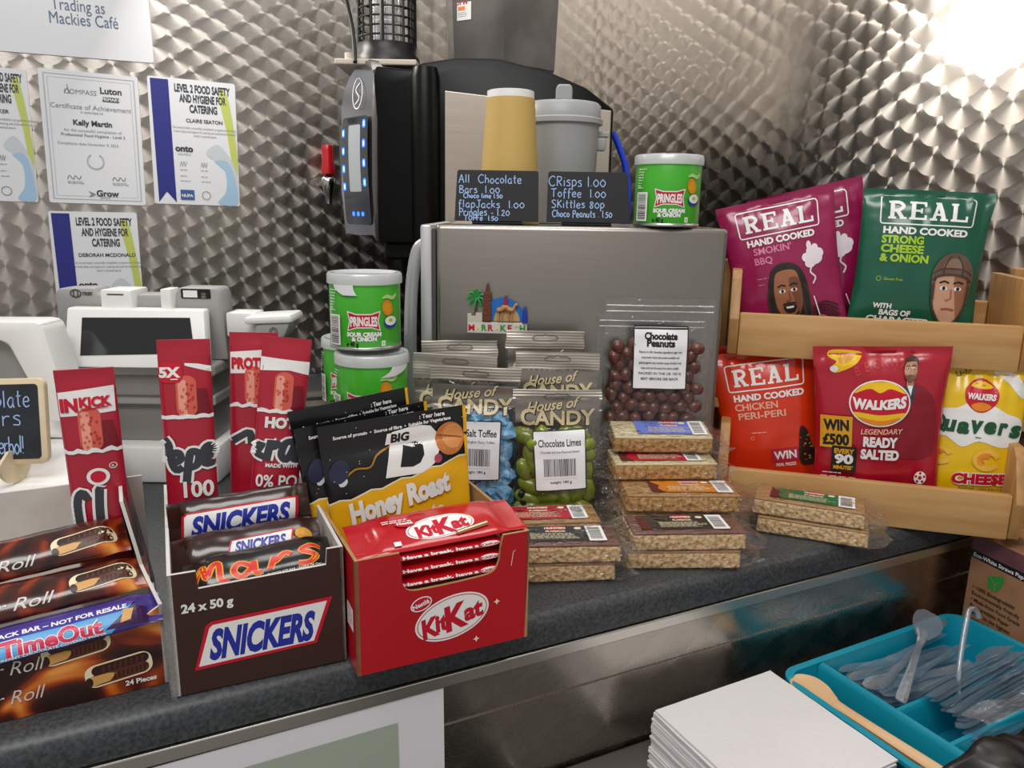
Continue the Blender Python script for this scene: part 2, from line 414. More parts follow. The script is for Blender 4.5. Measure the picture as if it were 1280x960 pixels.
# chalk hand: one-line letters
def _G(): 
    c = lambda *p: list(p)
    return {
 'A': (.6, [c((0,0),(.3,1)), c((.3,1),(.58,0)), c((.12,.38),(.48,.42))]), 'C': (.62, [c((.6,.86),(.35,1),(.05,.7),(.05,.3),(.3,0),(.6,.14))]),
 'B': (.5, [c((.02,0),(.02,1)), c((.02,1),(.35,.95),(.38,.7),(.03,.52),(.45,.4),(.42,.08),(.02,0))]),
 'T': (.6, [c((0,.95),(.6,1)), c((.3,.97),(.28,0))]), 'S': (.5, [c((.46,.88),(.22,1),(.03,.76),(.25,.53),(.45,.3),(.25,0),(0,.1))]),
 'F': (.45, [c((.05,1),(.05,0)), c((.05,1),(.45,1)), c((.05,.55),(.38,.55))]), 'J': (.4, [c((.1,.98),(.5,.98)), c((.3,.98),(.3,.15),(.15,0),(0,.12))]),
 'K': (.5, [c((.03,1),(.03,0)), c((.45,.95),(.05,.45)), c((.15,.5),(.48,0))]), 'P': (.45, [c((.03,-.1),(.05,1)), c((.05,1),(.42,.92),(.4,.55),(.05,.5))]),
 'R': (.5, [c((.03,0),(.03,.95)), c((.03,.95),(.4,.88),(.36,.55),(.05,.48)), c((.15,.48),(.46,0))]),
 'O': (.6, [c((.3,.95),(.02,.5),(.3,0),(.6,.5),(.3,.95))]), 'E': (.4, [c((.4,1),(.03,.97)), c((.03,.97),(.03,0)), c((.03,0),(.42,.03)), c((.03,.5),(.34,.52))]),
 'l': (.14, [c((.05,1),(.05,.02))]), 'h': (.42, [c((.02,1),(.02,0)), c((.02,.38),(.2,.58),(.36,.42),(.38,0))]),
 'o': (.42, [c((.2,.6),(.0,.3),(.2,0),(.42,.3),(.2,.6))]), 'c': (.38, [c((.38,.5),(.2,.6),(0,.3),(.2,0),(.4,.1))]),
 'a': (.44, [c((.38,.52),(.2,.6),(0,.28),(.18,0),(.36,.25),(.38,.58)), c((.38,.58),(.38,.1),(.46,0))]),
 't': (.32, [c((.15,.92),(.14,.1),(.28,0)), c((0,.6),(.32,.62))]), 'e': (.42, [c((.02,.3),(.38,.36),(.28,.6),(.06,.5),(.02,.2),(.2,0),(.42,.1))]),
 'r': (.34, [c((.02,.6),(.02,0)), c((.02,.35),(.15,.56),(.34,.56))]), 's': (.36, [c((.34,.54),(.18,.6),(.03,.47),(.3,.27),(.28,.04),(0,.05))]),
 'i': (.12, [c((.05,.58),(.05,0)), c((.05,.8),(.07,.84))]), 'm': (.6, [c((.02,.58),(.02,0)), c((.02,.4),(.17,.58),(.28,.4),(.28,0)), c((.28,.4),(.44,.58),(.55,.4),(.56,0))]),
 'n': (.4, [c((.02,.58),(.02,0)), c((.02,.38),(.2,.58),(.36,.4),(.38,0))]), 'u': (.42, [c((.02,.58),(.03,.15),(.18,0),(.36,.2)), c((.37,.58),(.37,0))]),
 'f': (.34, [c((.36,.92),(.2,1),(.12,.7),(.12,-.2)), c((0,.55),(.32,.56))]), 'p': (.42, [c((.03,.6),(.03,-.4)), c((.03,.45),(.22,.62),(.42,.32),(.2,0),(.03,.12))]),
 'k': (.4, [c((.02,1),(.02,0)), c((.36,.6),(.04,.26)), c((.12,.32),(.38,0))]), 'g': (.42, [c((.38,.5),(.2,.6),(0,.3),(.18,0),(.38,.3)), c((.38,.6),(.38,-.25),(.18,-.4),(.0,-.28))]),
 'w': (.55, [c((0,.58),(.12,.02),(.27,.45),(.42,.02),(.55,.6))]), 'd': (.42, [c((.38,.5),(.2,.6),(0,.3),(.18,0),(.38,.2)), c((.39,1),(.39,0))]),
 '0': (.5, [c((.25,.72),(.0,.36),(.25,0),(.5,.36),(.25,.72))]), '1': (.14, [c((.05,1),(.07,0))]), '5': (.4, [c((.42,.8),(.08,.78)), c((.08,.78),(.05,.45),(.3,.46),(.36,.16),(.15,0),(0,.08))]),
 '2': (.44, [c((.02,.62),(.2,.8),(.38,.6),(.02,.02)), c((.02,.02),(.44,.04))]), '8': (.42, [c((.36,.7),(.2,.82),(.06,.64),(.36,.22),(.2,0),(.03,.2),(.36,.6),(.36,.7))]),
 '.': (.1, [c((.03,.02),(.07,.05))]), '-': (.3, [c((.03,.35),(.28,.36))]), '!': (.12, [c((.06,1),(.05,.3)), c((.05,.06),(.07,.02))]),
 "'": (.1, [c((.05,1),(.03,.85))]), }
GLYPH = _G()
def chalk(art, s, x, y, h, m, w=.0011, sp=.16, xs=1.0, seed=3):
    R = random.Random(seed); cx = x
    for ch in s:
        if ch == ' ': cx += .42*h*xs; continue
        gw, st = GLYPH[ch]; dy = R.uniform(-.04, .04)*h
        for p in st:
            q = [(cx+a*h*xs, y+dy+b*h) for a, b in p]
            art.line(smooth_pts(q, 4) if len(q) > 2 else q, w, m, keep=True)
        cx += (gw+sp)*h*xs
    art.n += 1; return cx
# ------------------------------------------------------------------ colours used again and again
white = mat('white print', '#f2f1ee', .45); black = mat('black print', '#141414', .4); red = mat('red print', '#c8102e', .35)
grey_ink = mat('grey print', '#8d8f92', .5); dk_ink = mat('dark grey print', '#3c3f45', .5); cream = mat('cream print', '#f0e3bd', .4)
blue_ink = mat('royal blue print', '#1e3a9a', .35); navy = mat('navy print', '#2b2f86', .4); gold = mat('gold print', '#e0a21a', .3)
yellow = mat('yellow print', '#f6c90f', .35); skin_a = mat('tan print', '#d3a486', .5); skin_b = mat('brown print', '#a56a48', .5); skin_c = mat('rosy print', '#d8a78c', .5)
hair_d = mat('dark brown print', '#231814', .5); orange_p = mat('orange print', '#ea8a1f', .4); green_p = mat('leaf green print', '#2f9a3f', .4)
lime_p = mat('lime print', '#a8cf2c', .4); sky_p = mat('sky blue print', '#5aa7de', .4); chalk_m = mat('pale blue chalk', '#a9c8f4', .8)
clear_film = clear('clear film', gloss=.02, rough=.08, bump=(70, .6))
ALONG = Vector((cos(YAW), -sin(YAW), 0)); AWAY = Vector((sin(YAW), cos(YAW), 0)); FACE = -YAW
def at(u, v, dh):
    """photo point on an upright plane dh metres away from the viewer"""
    d = rt*((u-640)/FPX)-up*((v-480)/FPX)+fw; d = d/(d.dot(AWAY)); return Vector((0, 0, CAM_H))+d*dh
def on_z(u, v, z):
    d = rt*((u-640)/FPX)-up*((v-480)/FPX)+fw; return Vector((0, 0, CAM_H))+d*((z-CAM_H)/d.z)

# ------------------------------------------------------------------ setting
XW, YW = 1.08, 1.75
def struct(o): o['kind'] = 'structure'; return o
swb = swirl_steel('engine turned steel of the far wall', 'x'); swr = swirl_steel('engine turned steel of the side wall', 'y', rough=.32)
b = BM(); box(b, -1.6, XW+.02, YW, YW+.02, -1.0, 1.62); struct(obj('wall_back', b, swb))
b = BM(); box(b, XW, XW+.02, -1.2, YW, -1.0, 1.62); struct(obj('wall_right', b, swr))
b = BM(); box(b, -1.6, XW+.02, -1.6, YW+.02, -1.02, -1.0); struct(obj('floor', b, mat('grey vinyl floor', '#8d8984', .6, vary=(30, '#7c7873'))))

stone = mat('speckled charcoal laminate', '#2a2d30', .42, vary=(300, '#46494c'), bump=(300, .05))
strip = brushed('bright edge trim', '#d6d2cb', .3)
panel_m = swirl_steel('polished turned panel', 'x', rough=.26, aniso=.5, col='#b3aca4', sp=.04, vs=.024, R=.034)
t = thing('counter', 'long charcoal speckled counter with rounded front lip carrying all the snacks', 'counter', (0, 0, 0))
b = BM()
prof = [(1.745, 0), (.586, 0), (.579, -.002), (.574, -.007), (.572, -.014), (.572, -.031), (.60, -.032), (1.745, -.032)]
prism(b, prof, -1.6, XW-.002, 'yz'); obj('worktop', b, stone, t, smooth=40)
b = BM(); box(b, -1.6, XW-.002, .5695, .60, -.0445, -.0325, 0, .001); obj('edge_trim', b, strip, t, label='bright steel edge trim')
b = BM(); box(b, -1.6, XW-.002, .574, .60, -.9, -.045); box(b, -1.6, XW-.002, .5725, .575, -.0865, -.0855); obj('front_panel', b, panel_m, t, label='reflective turned steel front panel')
t = thing('service_counter', 'lower dark service ledge holding napkins and the cutlery tray', 'counter', (0, 0, 0))
b = BM(); box(b, .30, XW-.004, -.15, .571, -.20, -.17, 0, .004); obj('ledge_top', b, mat('worn steel ledge', '#6e6a65', .45, metal=.6), t)
b = BM(); box(b, .31, XW-.006, -.13, .56, -.98, -.201); obj('ledge_body', b, mat('dark steel cladding', '#3a3836', .4, metal=.8), t)

# ------------------------------------------------------------------ small upright fridge seen from its side
steel = brushed('brushed fridge steel', '#a09a93', .34)
o3 = at(545, 400, .94); FR = Vector((o3.x, o3.y, 0))
HF = .354
t = thing('mini_fridge', 'brushed steel counter-top fridge with bowed door handle and a souvenir magnet', 'fridge', FR, FACE)
b = BM(); box(b, 0, .352, 0, .29, .006, HF, 0, .006, 3); obj('cabinet', b, steel, t, smooth=40)
b = BM(); box(b, -.0045, -.0005, .004, .286, .01, HF-.006); obj('door_gasket', b, mat('dark grey rubber', '#4b4a49', .6), t)
b = BM(); box(b, -.0185, -.0048, 0, .29, .008, HF-.001, 0, .003); d_ = obj('door', b, mat('pale silver door frame', '#c4c4c4', .38, metal=.55), t, smooth=40, label='pale silver door edge')
b = BM(); P = smooth_pts([(-.017, .03, HF-.025), (-.026, .03, HF-.035), (-.033, .03, HF-.075), (-.036, .03, .21), (-.034, .03, .12), (-.027, .03, .07), (-.017, .03, .058)], 5)
tube(b, P, .008, 12); obj('handle', b, mat('satin silver plastic', '#b9b9ba', .35, metal=.5), d_, smooth=60, label='bowed silver handle')
b = BM()
for sx in (.03, .32):
    for sy in (.03, .26): lathe(b, [(.012, .0), (.012, .0062)], 14, 0, (sx, sy))
obj('foot', b, black, t)

# souvenir magnet stuck on the fridge side
mg = at(621, 414, .938)
t = thing('fridge_magnet', 'small colourful souvenir magnet with a tower, palm and camel on the steel fridge', 'magnet', (mg.x, mg.y, mg.z), FACE)
b = BM(); prism(b, [(-.036, -.002), (.037, -.003), (.037, .011), (-.036, .012)], -.004, .0, 'xz', 0, .0008); pl_ = obj('plinth', b, mat('ivory resin', '#dcd8cc', .6), t)
A = Art(flat((0, -.0042, 0), (1, 0, 0), (0, 0, 1)), .0003)
cols = [red, cream, green_p, red, cream, green_p, red, cream, green_p]
for i, ch in enumerate('MARRAKECH'): A.text(ch, -.031+i*.0078, .0012, .0105, cols[i], bold=.03)
A.build('lettering', pl_)
b = BM(); prism(b, ell(.007, .014, .026, .028, 20, 0, 180), -.0025, 0, 'xz'); prism(b, [(-.036, .012), (-.036, .022), (-.031, .022), (-.031, .019), (-.026, .019), (-.026, .023), (-.018, .023), (-.018, .012)], -.004, -.0005, 'xz', 1); prism(b, ell(.012, .013, .016, .018, 16, 0, 180), -.0032, -.001, 'xz', 2)
obj('archway', b, [mat('glazed blue resin', '#1f6fc0', .35), mat('pale stone resin', '#cfc7b8', .6), mat('sand resin', '#c3a173', .6)], t, label='blue archway and pale wall')
b = BM(); prism(b, [(-.0175, .013), (-.0065, .013), (-.0075, .048), (-.0165, .048)], -.006, 0, 'xz', 0, .0006); prism(b, [(-.0145, .048), (-.0095, .048), (-.0105, .055), (-.012, .06), (-.0135, .055)], -.005, -.001, 'xz'); obj('tower', b, mat('rust brick resin', '#6e3a26', .7, bump=(500, .6)), t, label='rust brown tower')
b = BM(); tube(b, [(-.027, -.002, .02), (-.026, -.003, .03), (-.025, -.003, .04)], .0012, 6, 1)
for k in range(9):
    a = rad(20+k*40); tube(b, smooth_pts([(-.025, -.003, .041), (-.025+.007*cos(a), -.004, .041+.007*sin(a)+.002), (-.025+.012*cos(a), -.004, .039+.011*sin(a))], 3), .0015, 5, 0)
obj('palm', b, [mat('palm green resin', '#1f9440', .5), mat('palm trunk resin', '#6a4a2c', .7)], t)
b = BM(); tube(b, smooth_pts([(.0, -.005, .026), (.006, -.006, .028), (.01, -.006, .031), (.014, -.006, .028), (.019, -.006, .027), (.022, -.006, .033), (.025, -.006, .034)], 3), [.002, .003, .003, .003, .0035, .0035, .0035, .0035, .003, .003, .003, .0025, .002, .002, .0016, .0016, .0018, .0018, .0014][:19], 7)
for x in (.002, .006, .014, .018): tube(b, [(x, -.005, .026), (x+.0005, -.005, .013)], .0011, 5)
tube(b, [(.010, -.006, .031), (.0105, -.007, .041)], [.0028, .0018], 7, 1); tube(b, [(.0105, -.007, .041), (.0105, -.007, .0445)], .0017, 7, 2)
obj('camel', b, [mat('camel resin', '#c08a4e', .6), mat('crimson resin', '#b62034', .5), mat('dark tan resin', '#7b4a2e', .6)], t, label='tan camel with red rider')
b = BM(); tube(b, [(.034, -.004, .012), (.034, -.005, .026), (.034, -.005, .031)], [.0035, .0025, .0016], 7); obj('walker', b, mat('cobalt resin', '#1f3fae', .5), t, label='blue robed walker')

# ------------------------------------------------------------------ coffee machine (seen from its side, working end turned away to the left)
blk = mat('gloss black plastic', '#070707', .33, spec=.2)
o3 = at(515, 300, 1.30); CMo = Vector((o3.x, o3.y, 0))
t = thing('coffee_machine', 'tall black bean-to-cup coffee machine with steel side and lit drink buttons', 'coffee machine', CMo, FACE)
b = BM(); prism(b, [(-.055, .315), (-.062, .56), (-.055, .592), (0.0, .588), (.02, .598), (.07, .606), (.14, .606), (.22, .588), (.28, .565), (.326, .533), (.326, .008), (.045, .008), (.045, .315)], 0, .47, 'xz', 0, .004); obj('body', b, blk, t, smooth=40)  # extra unseen depth at the back, added to darken the side wall's reflection
b = BM(); prism(b, [(.055, .18), (.055, .556), (.322, .53), (.322, .18)], -.004, -.0004, 'xz', 0, .0012); obj('side_panel', b, brushed('warm brushed panel', '#cbbfb2', .3), t, label='brushed steel side panel')
b = BM(); lathe(b, [(.001, .31), (.021, .31), (.023, .33), (.023, .575), (.019, .59), (.001, .594)], 30, 0, (.024, -.001)); obj('corner_column', b, blk, t, smooth=50)
b = BM(); box(b, -.05, .05, .02, .25, .285, .318, 0, .006); lathe(b, [(.008, .258), (.011, .285)], 14, 0, (-.025, .10)); lathe(b, [(.008, .258), (.011, .285)], 14, 0, (-.0, .10)); obj('spout_block', b, blk, t)
b = BM(); box(b, -.12, .045, .0, .3, 0, .045, 0, .006); obj('drip_tray', b, mat('scuffed dark steel', '#55524e', .45, metal=.9), t)
# leaning touch panel on the working end
pw, ph = .098, .262
ex = Vector((.066, -.074, 0)).normalized(); on = Vector((-.124, .074, .328))
tilt = Vector((.010, .004, 1)).normalized()
nrm = ex.cross(tilt)
pf = lambda x, y, l=0.0: on+ex*x+tilt*y+nrm*(l+.002+.008*sin(pi*min(1, max(0, y/ph))))
b = BM(); poly = [(0, .018), (.012, .0), (pw*.9, .0), (pw, .012), (pw, ph-.01), (pw*.55, ph+.006), (.02, ph-.012), (.002, ph-.06)]
def _pan(b):
    A = [b.verts.new(pf(x, y, 0)) for x, y in smooth_pts(poly, 3, True)]; B_ = [b.verts.new(pf(x, y, -.03)) for x, y in smooth_pts(poly, 3, True)]
    b.faces.new(A); b.faces.new(B_[::-1]); n = len(A)
    for i in range(n): b.faces.new((A[i], B_[i], B_[(i+1) % n], A[(i+1) % n]))
_pan(b); bmesh.ops.recalc_face_normals(b, faces=b.faces[:])
cp = obj('control_panel', b, mat('mirror silver fascia', '#a8a8aa', .16, metal=.9), t, smooth=40, label='silver control fascia')
lit = mat('glowing blue key', '#1a4cff', .4, emit='#2a6bff', estr=3.0)
A = Art(pf, .0006)
A.rect(.008, .016, pw-.008, ph-.072, mat('smoked glass fascia', '#33363b', .12, coat=.5), r=.008)
A.rect(pw*.30, .070, pw*.68, ph-.085, mat('pale display glass', '#aeb6b8', .15, coat=.6), r=.003)
A.line(ell(pw*.55, ph-.036, .015, .024, 24), .002, white, closed=True); A.line(smooth_pts([(pw*.55+.006, ph-.020), (pw*.55-.006, ph-.03), (pw*.55+.006, ph-.043), (pw*.55-.006, ph-.053)], 4), .002, white)
A.text('VERO', pw*.42, ph-.082, .012, black, bold=.02)
A.build('display', cp)
for k in range(4):
    for x0, y0 in ((pw*.13, .072+k*.029), (pw*.80, .078+k*.031)):
        A = Art(pf, .0010); A.rect(x0-.0045, y0, x0+.0045, y0+.013, lit, r=.003); A.rect(x0-.0015, y0+.003, x0+.0015, y0+.010, mat('white key glyph', '#dfe8ff', .4, emit='#dfe8ff', estr=2.0)); A.build('lit_key', cp)
for k in range(3): A = Art(pf, .0010); A.rect(pw*.32+k*.015, .030, pw*.32+.008+k*.015, .037, lit, r=.002); A.build('lit_key', cp)
b = BM(); box(b, -.125, .008, .02, .30, .597, .606, 0, .002); tube(b, [(-.102, .032, .605), (-.102, .032, .616)], .008, 12); obj('top_shelf', b, mat('beige top shelf', '#cfc4b4', .45), t, label='pale beige shelf')

# bean hopper on top
ho = CMo + ALONG*(-.034) + Vector((0, 0, .607))
t = thing('bean_hopper', 'smoked grey faceted hopper standing on the black coffee machine', 'hopper', ho, FACE)
pln = [(.085, .13), (.098, .085), (.182, .035), (.268, .11), (.262, .26), (.10, .26)]
b = BM(); k = 1.06; cx, cy = .18, .15
A0 = [b.verts.new((x, y, 0)) for x, y in pln]; A1 = [b.verts.new((cx+(x-cx)*k, cy+(y-cy)*k, .145)) for x, y in pln]
b.faces.new(A0[::-1]); b.faces.new(A1)
for i in range(6): b.faces.new((A0[i], A0[(i+1) % 6], A1[(i+1) % 6], A1[i]))
obj('bin', b, mat('smoked grey plastic', '#6a6662', .18, coat=.4, vary=(9, '#4b4744')), t)
b = BM(); prism(b, [(cx+(x-cx)*1.1, cy+(y-cy)*1.1) for x, y in pln], .145, .17, 'xy', 0, .003); obj('lid', b, mat('black lid plastic', '#1b1b1c', .3), t)
p0, p1 = Vector((.098, .085, 0)), Vector((.182, .035, 0)); dx = (p1-p0).normalized(); nn = dx.cross(Vector((0, 0, 1)))
A = Art(flat(p0+nn*.0035, dx, Vector((0, 0, 1))), .0004); A.rect(.008, .07, .036, .112, white); A.text('UPM', .017, .094, .012, red, bold=.04); A.rect(.01, .085, .024, .091, orange_p); A.small(.01, .081, .022, grey_ink, 3)
A.build('sticker', t, label='white sticker with red print')

# insect killer lantern
ko = CMo + ALONG*(-.052) + AWAY*.10 + Vector((0, 0, .606))
t = thing('insect_killer', 'black caged insect-killer lantern standing on the beige shelf of coffee machine', 'insect killer', ko, FACE)
kb = mat('satin black plastic', '#151516', .4)
b = BM(); lathe(b, [(.001, .0), (.056, .0), (.056, .012), (.05, .02), (.05, .035), (.001, .035)], 32); obj('base', b, kb, t, smooth=40)
b = BM()
for k in range(16):
    a = 2*pi*k/16; tube(b, [(.047*cos(a), .047*sin(a), .033), (.047*cos(a), .047*sin(a), .20)], .0022 if k % 4 else .004, 6)
for k in range(11): z = .045+k*.0145; tube(b, [(.047*cos(2*pi*i/28), .047*sin(2*pi*i/28), z) for i in range(28)], .0017, 5, closed=True)
obj('cage', b, kb, t, smooth=60)
b = BM(); lathe(b, [(.002, .2), (.052, .2), (.05, .222), (.03, .238), (.002, .24)], 32); obj('cap', b, kb, t, smooth=40)
b = BM()
for k in range(14): a = 2*pi*k/14; tube(b, [(.026*cos(a), .026*sin(a), .035), (.026*cos(a), .026*sin(a), .2)], .0016, 5)
for k in range(8): tube(b, [(.026*cos(2*pi*i/20), .026*sin(2*pi*i/20), .05+k*.02) for i in range(20)], .001, 4, closed=True)
obj('inner_grid', b, mat('pale galvanised wire', '#d8d6d2', .35, metal=.7), t)
b = BM(); tube(b, [(.008, 0, .035), (.008, 0, .2)], .009, 12); tube(b, [(-.012, 0, .035), (-.012, 0, .2)], .009, 12); obj('lamp_tube', b, mat('frosted tube', '#efeef0', .3), t, label='white lamp tubes')
P0 = at(446, 78, 1.30); P1 = at(425, -30, 1.42)
b = BM(); tube(b, smooth_pts([tuple(P0+Vector((0, .01, .002))), tuple(P0*.6+P1*.4+Vector((.004, 0, 0))), tuple(P1)], 6), .0035, 8)
tag(obj('power_cord', b, kb, smooth=60), 'thin black cord running up beside the caged lantern', 'cord')

# red-handled tap on the far wall, left of the coffee machine
tp = at(410, 250, 1.62); tp.y = YW
tpp = Vector((.391*YW/1.7, YW-.055, .36+.02*1.0)); 
t = thing('wall_tap', 'small chrome tap with red grip on the steel wall', 'tap', (tpp.x-.009, YW, .392), 0)
chrome = mat('chrome', '#cfcfcf', .12, metal=1.0)
b = BM(); lathe(b, [(.006, -.012), (.007, .0), (.011, .012), (.015, .03), (.015, .04), (.008, .046)], 20, 0, (0, -.05)); tube(b, [(0, -.05, .03), (0, 0, .03)], .008, 12); obj('spout', b, chrome, t, smooth=50)
b = BM(); lathe(b, [(.004, .046), (.014, .05), (.015, .06), (.012, .075), (.013, .098), (.011, .108), (.003, .11)], 20, 0, (0, -.05)); obj('grip', b, mat('red tap plastic', '#b5121f', .25, coat=.4), t, smooth=50, label='red grip')

# dark stepped steel unit under the stacked tubes
sb = at(352, 560, .86)
t = thing('utensil_rack', 'dark steel step unit with slotted top behind the brown snack carton', 'rack', (.150, .850, 0), rad(-3))
b = BM(); box(b, 0, .15, -.10, .20, 0, .125, 0, .003); obj('body', b, mat('worn dark steel', '#5a5753', .38, metal=.85), t)
b = BM()
for k in range(6): box(b, .006, .144, -.095+k*.048, -.067+k*.048, .1255, .1285)
obj('slat', b, mat('grey steel rail', '#8b8781', .33, metal=.9), t)

# tubes, cup, jug on / by the fridge come later; blue hose behind
b = BM(); H0 = CMo+ALONG*.336+AWAY*.08
pts = [H0+Vector((0, 0, .505)), H0+ALONG*.012+Vector((0, 0, .48)), H0+ALONG*.026+Vector((0, 0, .44)), H0+ALONG*.032+Vector((0, 0, .36)), H0+ALONG*.032+Vector((0, 0, .003))]
tube(b, smooth_pts([tuple(p) for p in pts], 6), .0055, 8); tag(obj('water_hose', b, mat('bright blue hose', '#1f45d6', .35), smooth=60), 'bright blue hose hanging down beside the steel-sided coffee machine', 'hose')

# ------------------------------------------------------------------ till
TD = 1.0
o3 = at(178, 560, TD); to = Vector((o3.x, o3.y, 0)); s_ = TD/FPX*1.02
tz = lambda v: at(178, v, TD).z
wplas = mat('white plastic', '#eeeeec', .38); gplas = mat('grey plastic', '#a3a2a0', .42); dgp = mat('dark grey plastic', '#595754', .4)
t = thing('till', 'white and grey till with a tilted black customer screen under the certificates', 'till', to, FACE)
b = BM(); prism(b, [(-.112, tz(455)), (-.118, tz(375)), (-.113, tz(366)), (-.062, tz(364)), (-.058, tz(372)), (.045, tz(372)), (.05, tz(362)), (.104, tz(362)), (.108, tz(370)), (.112, tz(455))], .035, .075, 'xz', 0, .004)
obj('housing', b, gplas, t, smooth=40, label='grey till housing')
A = Art(flat((0, .0345, 0), (1, 0, 0), (0, 0, 1)), .0004)
A.line(ell(-.088, tz(372), .007, .005, 18), .0016, dk_ink, closed=True); A.line(ell(-.088, tz(372), .003, .0055, 14), .0014, dk_ink, closed=True); A.text('TREK', -.072, tz(374), .006, dk_ink, bold=.04, shear=.2)
A.build('logo', t)
A = Art(flat((0, .0345, 0), (1, 0, 0), (0, 0, 1)), .0004); A.rect(.054, tz(376), .094, tz(363.5), black, r=.002); A.rect(.057, tz(374.5), .076, tz(365.5), white); A.text('80', .087, tz(372), .008, grey_ink, rot=rad(90)); A.build('sensor_window', t)
b = BM(); box(b, -.048, -.006, .02, .07, tz(392), tz(365), 0, .003); box(b, .032, .046, .02, .05, tz(392), tz(363), 0, .002); q = obj('receipt_slot', b, wplas, t, smooth=40)
A = Art(flat((0, .0195, 0), (1, 0, 0), (0, 0, 1)), .0004); A.rect(-.038, tz(371.5), -.016, tz(370), black); A.build('slot_mouth', q)
# screen, leaning back
zb, zt = tz(457), tz(382); hh = (zt-zb)*.93
sf = lambda x, y, l=0.0: Vector((x, -.02+.030*y/hh-l*.95, zb+y+.0))
b = BM()
prism(b, [(-.084, 0), (.104, .001), (.093, hh), (-.088, hh)], 0, .02, 'xz', 0, .003)
for v in b.verts: v.co = Vector((v.co.x, v.co.y-.02+.030*v.co.z/hh, zb+v.co.z))
sc_ = obj('screen_bezel', b, wplas, t, smooth=40, label='white screen bezel')
A = Art(sf, .0006); A.poly([(-.063, .015), (.086, .020), (.076, hh-.010), (-.066, hh-.012)], mat('dark display glass', '#16181c', .12, coat=.5)); A.build('screen', sc_, label='dark blank screen')
b = BM(); box(b, -.105, .105, .0, .09, tz(470), tz(455), 0, .004); box(b, -.085, .10, .01, .09, tz(508), tz(496), 0, .002, ); obj('cradle', b, gplas, t)
b = BM(); box(b, -.08, .095, .005, .09, tz(496), tz(470), 0, .002); box(b, -.07, .09, .02, .09, tz(556), tz(508), 0, .002); obj('neck', b, mat('mid grey plastic', '#8a8784', .4), t)  # neck blocks in a darker grey than the housing
b = BM(); box(b, -.10, .105, -.01, .12, .0, tz(556), 0, .006); obj('base', b, wplas, t, smooth=40, label='white base')

# contactless reader on an arm beside the till
o3 = at(345, 420, 1.02); ro = Vector((o3.x, o3.y, 0)); rz_ = lambda v: at(345, v, 1.02).z
t = thing('card_reader', 'white and grey reader head on a post right beside the till', 'card reader', ro, FACE)
b = BM(); prism(b, [(-.07, rz_(424)), (-.07, rz_(393)), (-.03, rz_(393)), (-.026, rz_(424))], .01, .05, 'xz', 0, .003); prism(b, [(-.036, rz_(395)), (.026, rz_(391)), (.028, rz_(401)), (-.036, rz_(404))], -.02, .04, 'xz', 0, .004); obj('arm', b, wplas, t, smooth=40)
b = BM(); prism(b, [(-.028, rz_(424)), (-.02, rz_(403)), (.025, rz_(400)), (.016, rz_(418)), (.0, rz_(428))], -.016, .03, 'xz', 0, .003); h_ = obj('head', b, gplas, t, smooth=40, label='grey reader head')
A = Art(flat((0, -.0162, 0), (1, 0, 0), (0, 0, 1)), .0004); A.line(ell(.002, rz_(412), .005, .005, 18), .001, dk_ink, closed=True); A.line(ell(.002, rz_(412), .0025, .003, 12), .0009, dk_ink, closed=True); A.build('logo', h_)
b = BM(); box(b, -.045, -.03, .02, .035, 0, rz_(420), 0, .002); box(b, -.07, .0, -.01, .07, 0, .012, 0, .003); obj('post', b, dgp, t)

# white terminal at the far left
o3 = at(40, 560, .92); wo = Vector((o3.x, o3.y, 0)); wz = lambda v: at(40, v, .92).z
t = thing('display_terminal', 'white rounded terminal seen from behind next to the grey till', 'terminal', wo, FACE)
b = BM()
pl2 = [(-.12, wz(404)), (.024, wz(402)), (.031, wz(408)), (.051, wz(505)), (.048, wz(522)), (.036, wz(528)), (.026, wz(528)), (-.005, wz(455)), (-.015, wz(432)), (-.03, wz(425)), (-.12, wz(425))]
prism(b, pl2, 0, .05, 'xz', 0, .006); obj('shell', b, wplas, t, smooth=40)
b = BM(); prism(b, [(-.12, wz(428)), (-.03, wz(428)), (-.018, wz(436)), (.02, wz(515)), (-.12, wz(515))], .022, .045, 'xz', 0, .003); obj('recess', b, mat('pale grey recess', '#8e8c89', .4), t, label='grey hollow back')
b = BM(); box(b, -.10, .045, .02, .09, .077, wz(520), 0, .006); obj('foot', b, wplas, t)

# cash drawer with a sheet of paper over its front, under the chalkboard
fe = on_z(46, 611, .075)
t = thing('cash_drawer', 'white drawer unit at the lower left with torn paper hanging over it', 'drawer', (fe.x, fe.y, 0), rad(-2))
b = BM(); box(b, -.40, .058, 0, .20, 0, .074, 0, .003); obj('body', b, mat('pale grey drawer', '#c2bdb6', .45), t)
R = random.Random(4); b = BM(); n = 40; rows = []
for i in range(n+1):
    x = -.40+.457*i/n; lo = .036+R.uniform(-.0012, .0012)+.002*sin(i*.5)
    rows.append([b.verts.new(p) for p in ((x, .195, .0755), (x, .0, .0755), (x, -.0022, .0735), (x, -.0028, .055), (x, -.003, lo))])
for i in range(n):
    for k in range(4): b.faces.new((rows[i][k], rows[i][k+1], rows[i+1][k+1], rows[i+1][k]))
obj('paper_cover', b, mat('white paper', '#f1f0ee', .6), t, smooth=60, label='torn white paper')

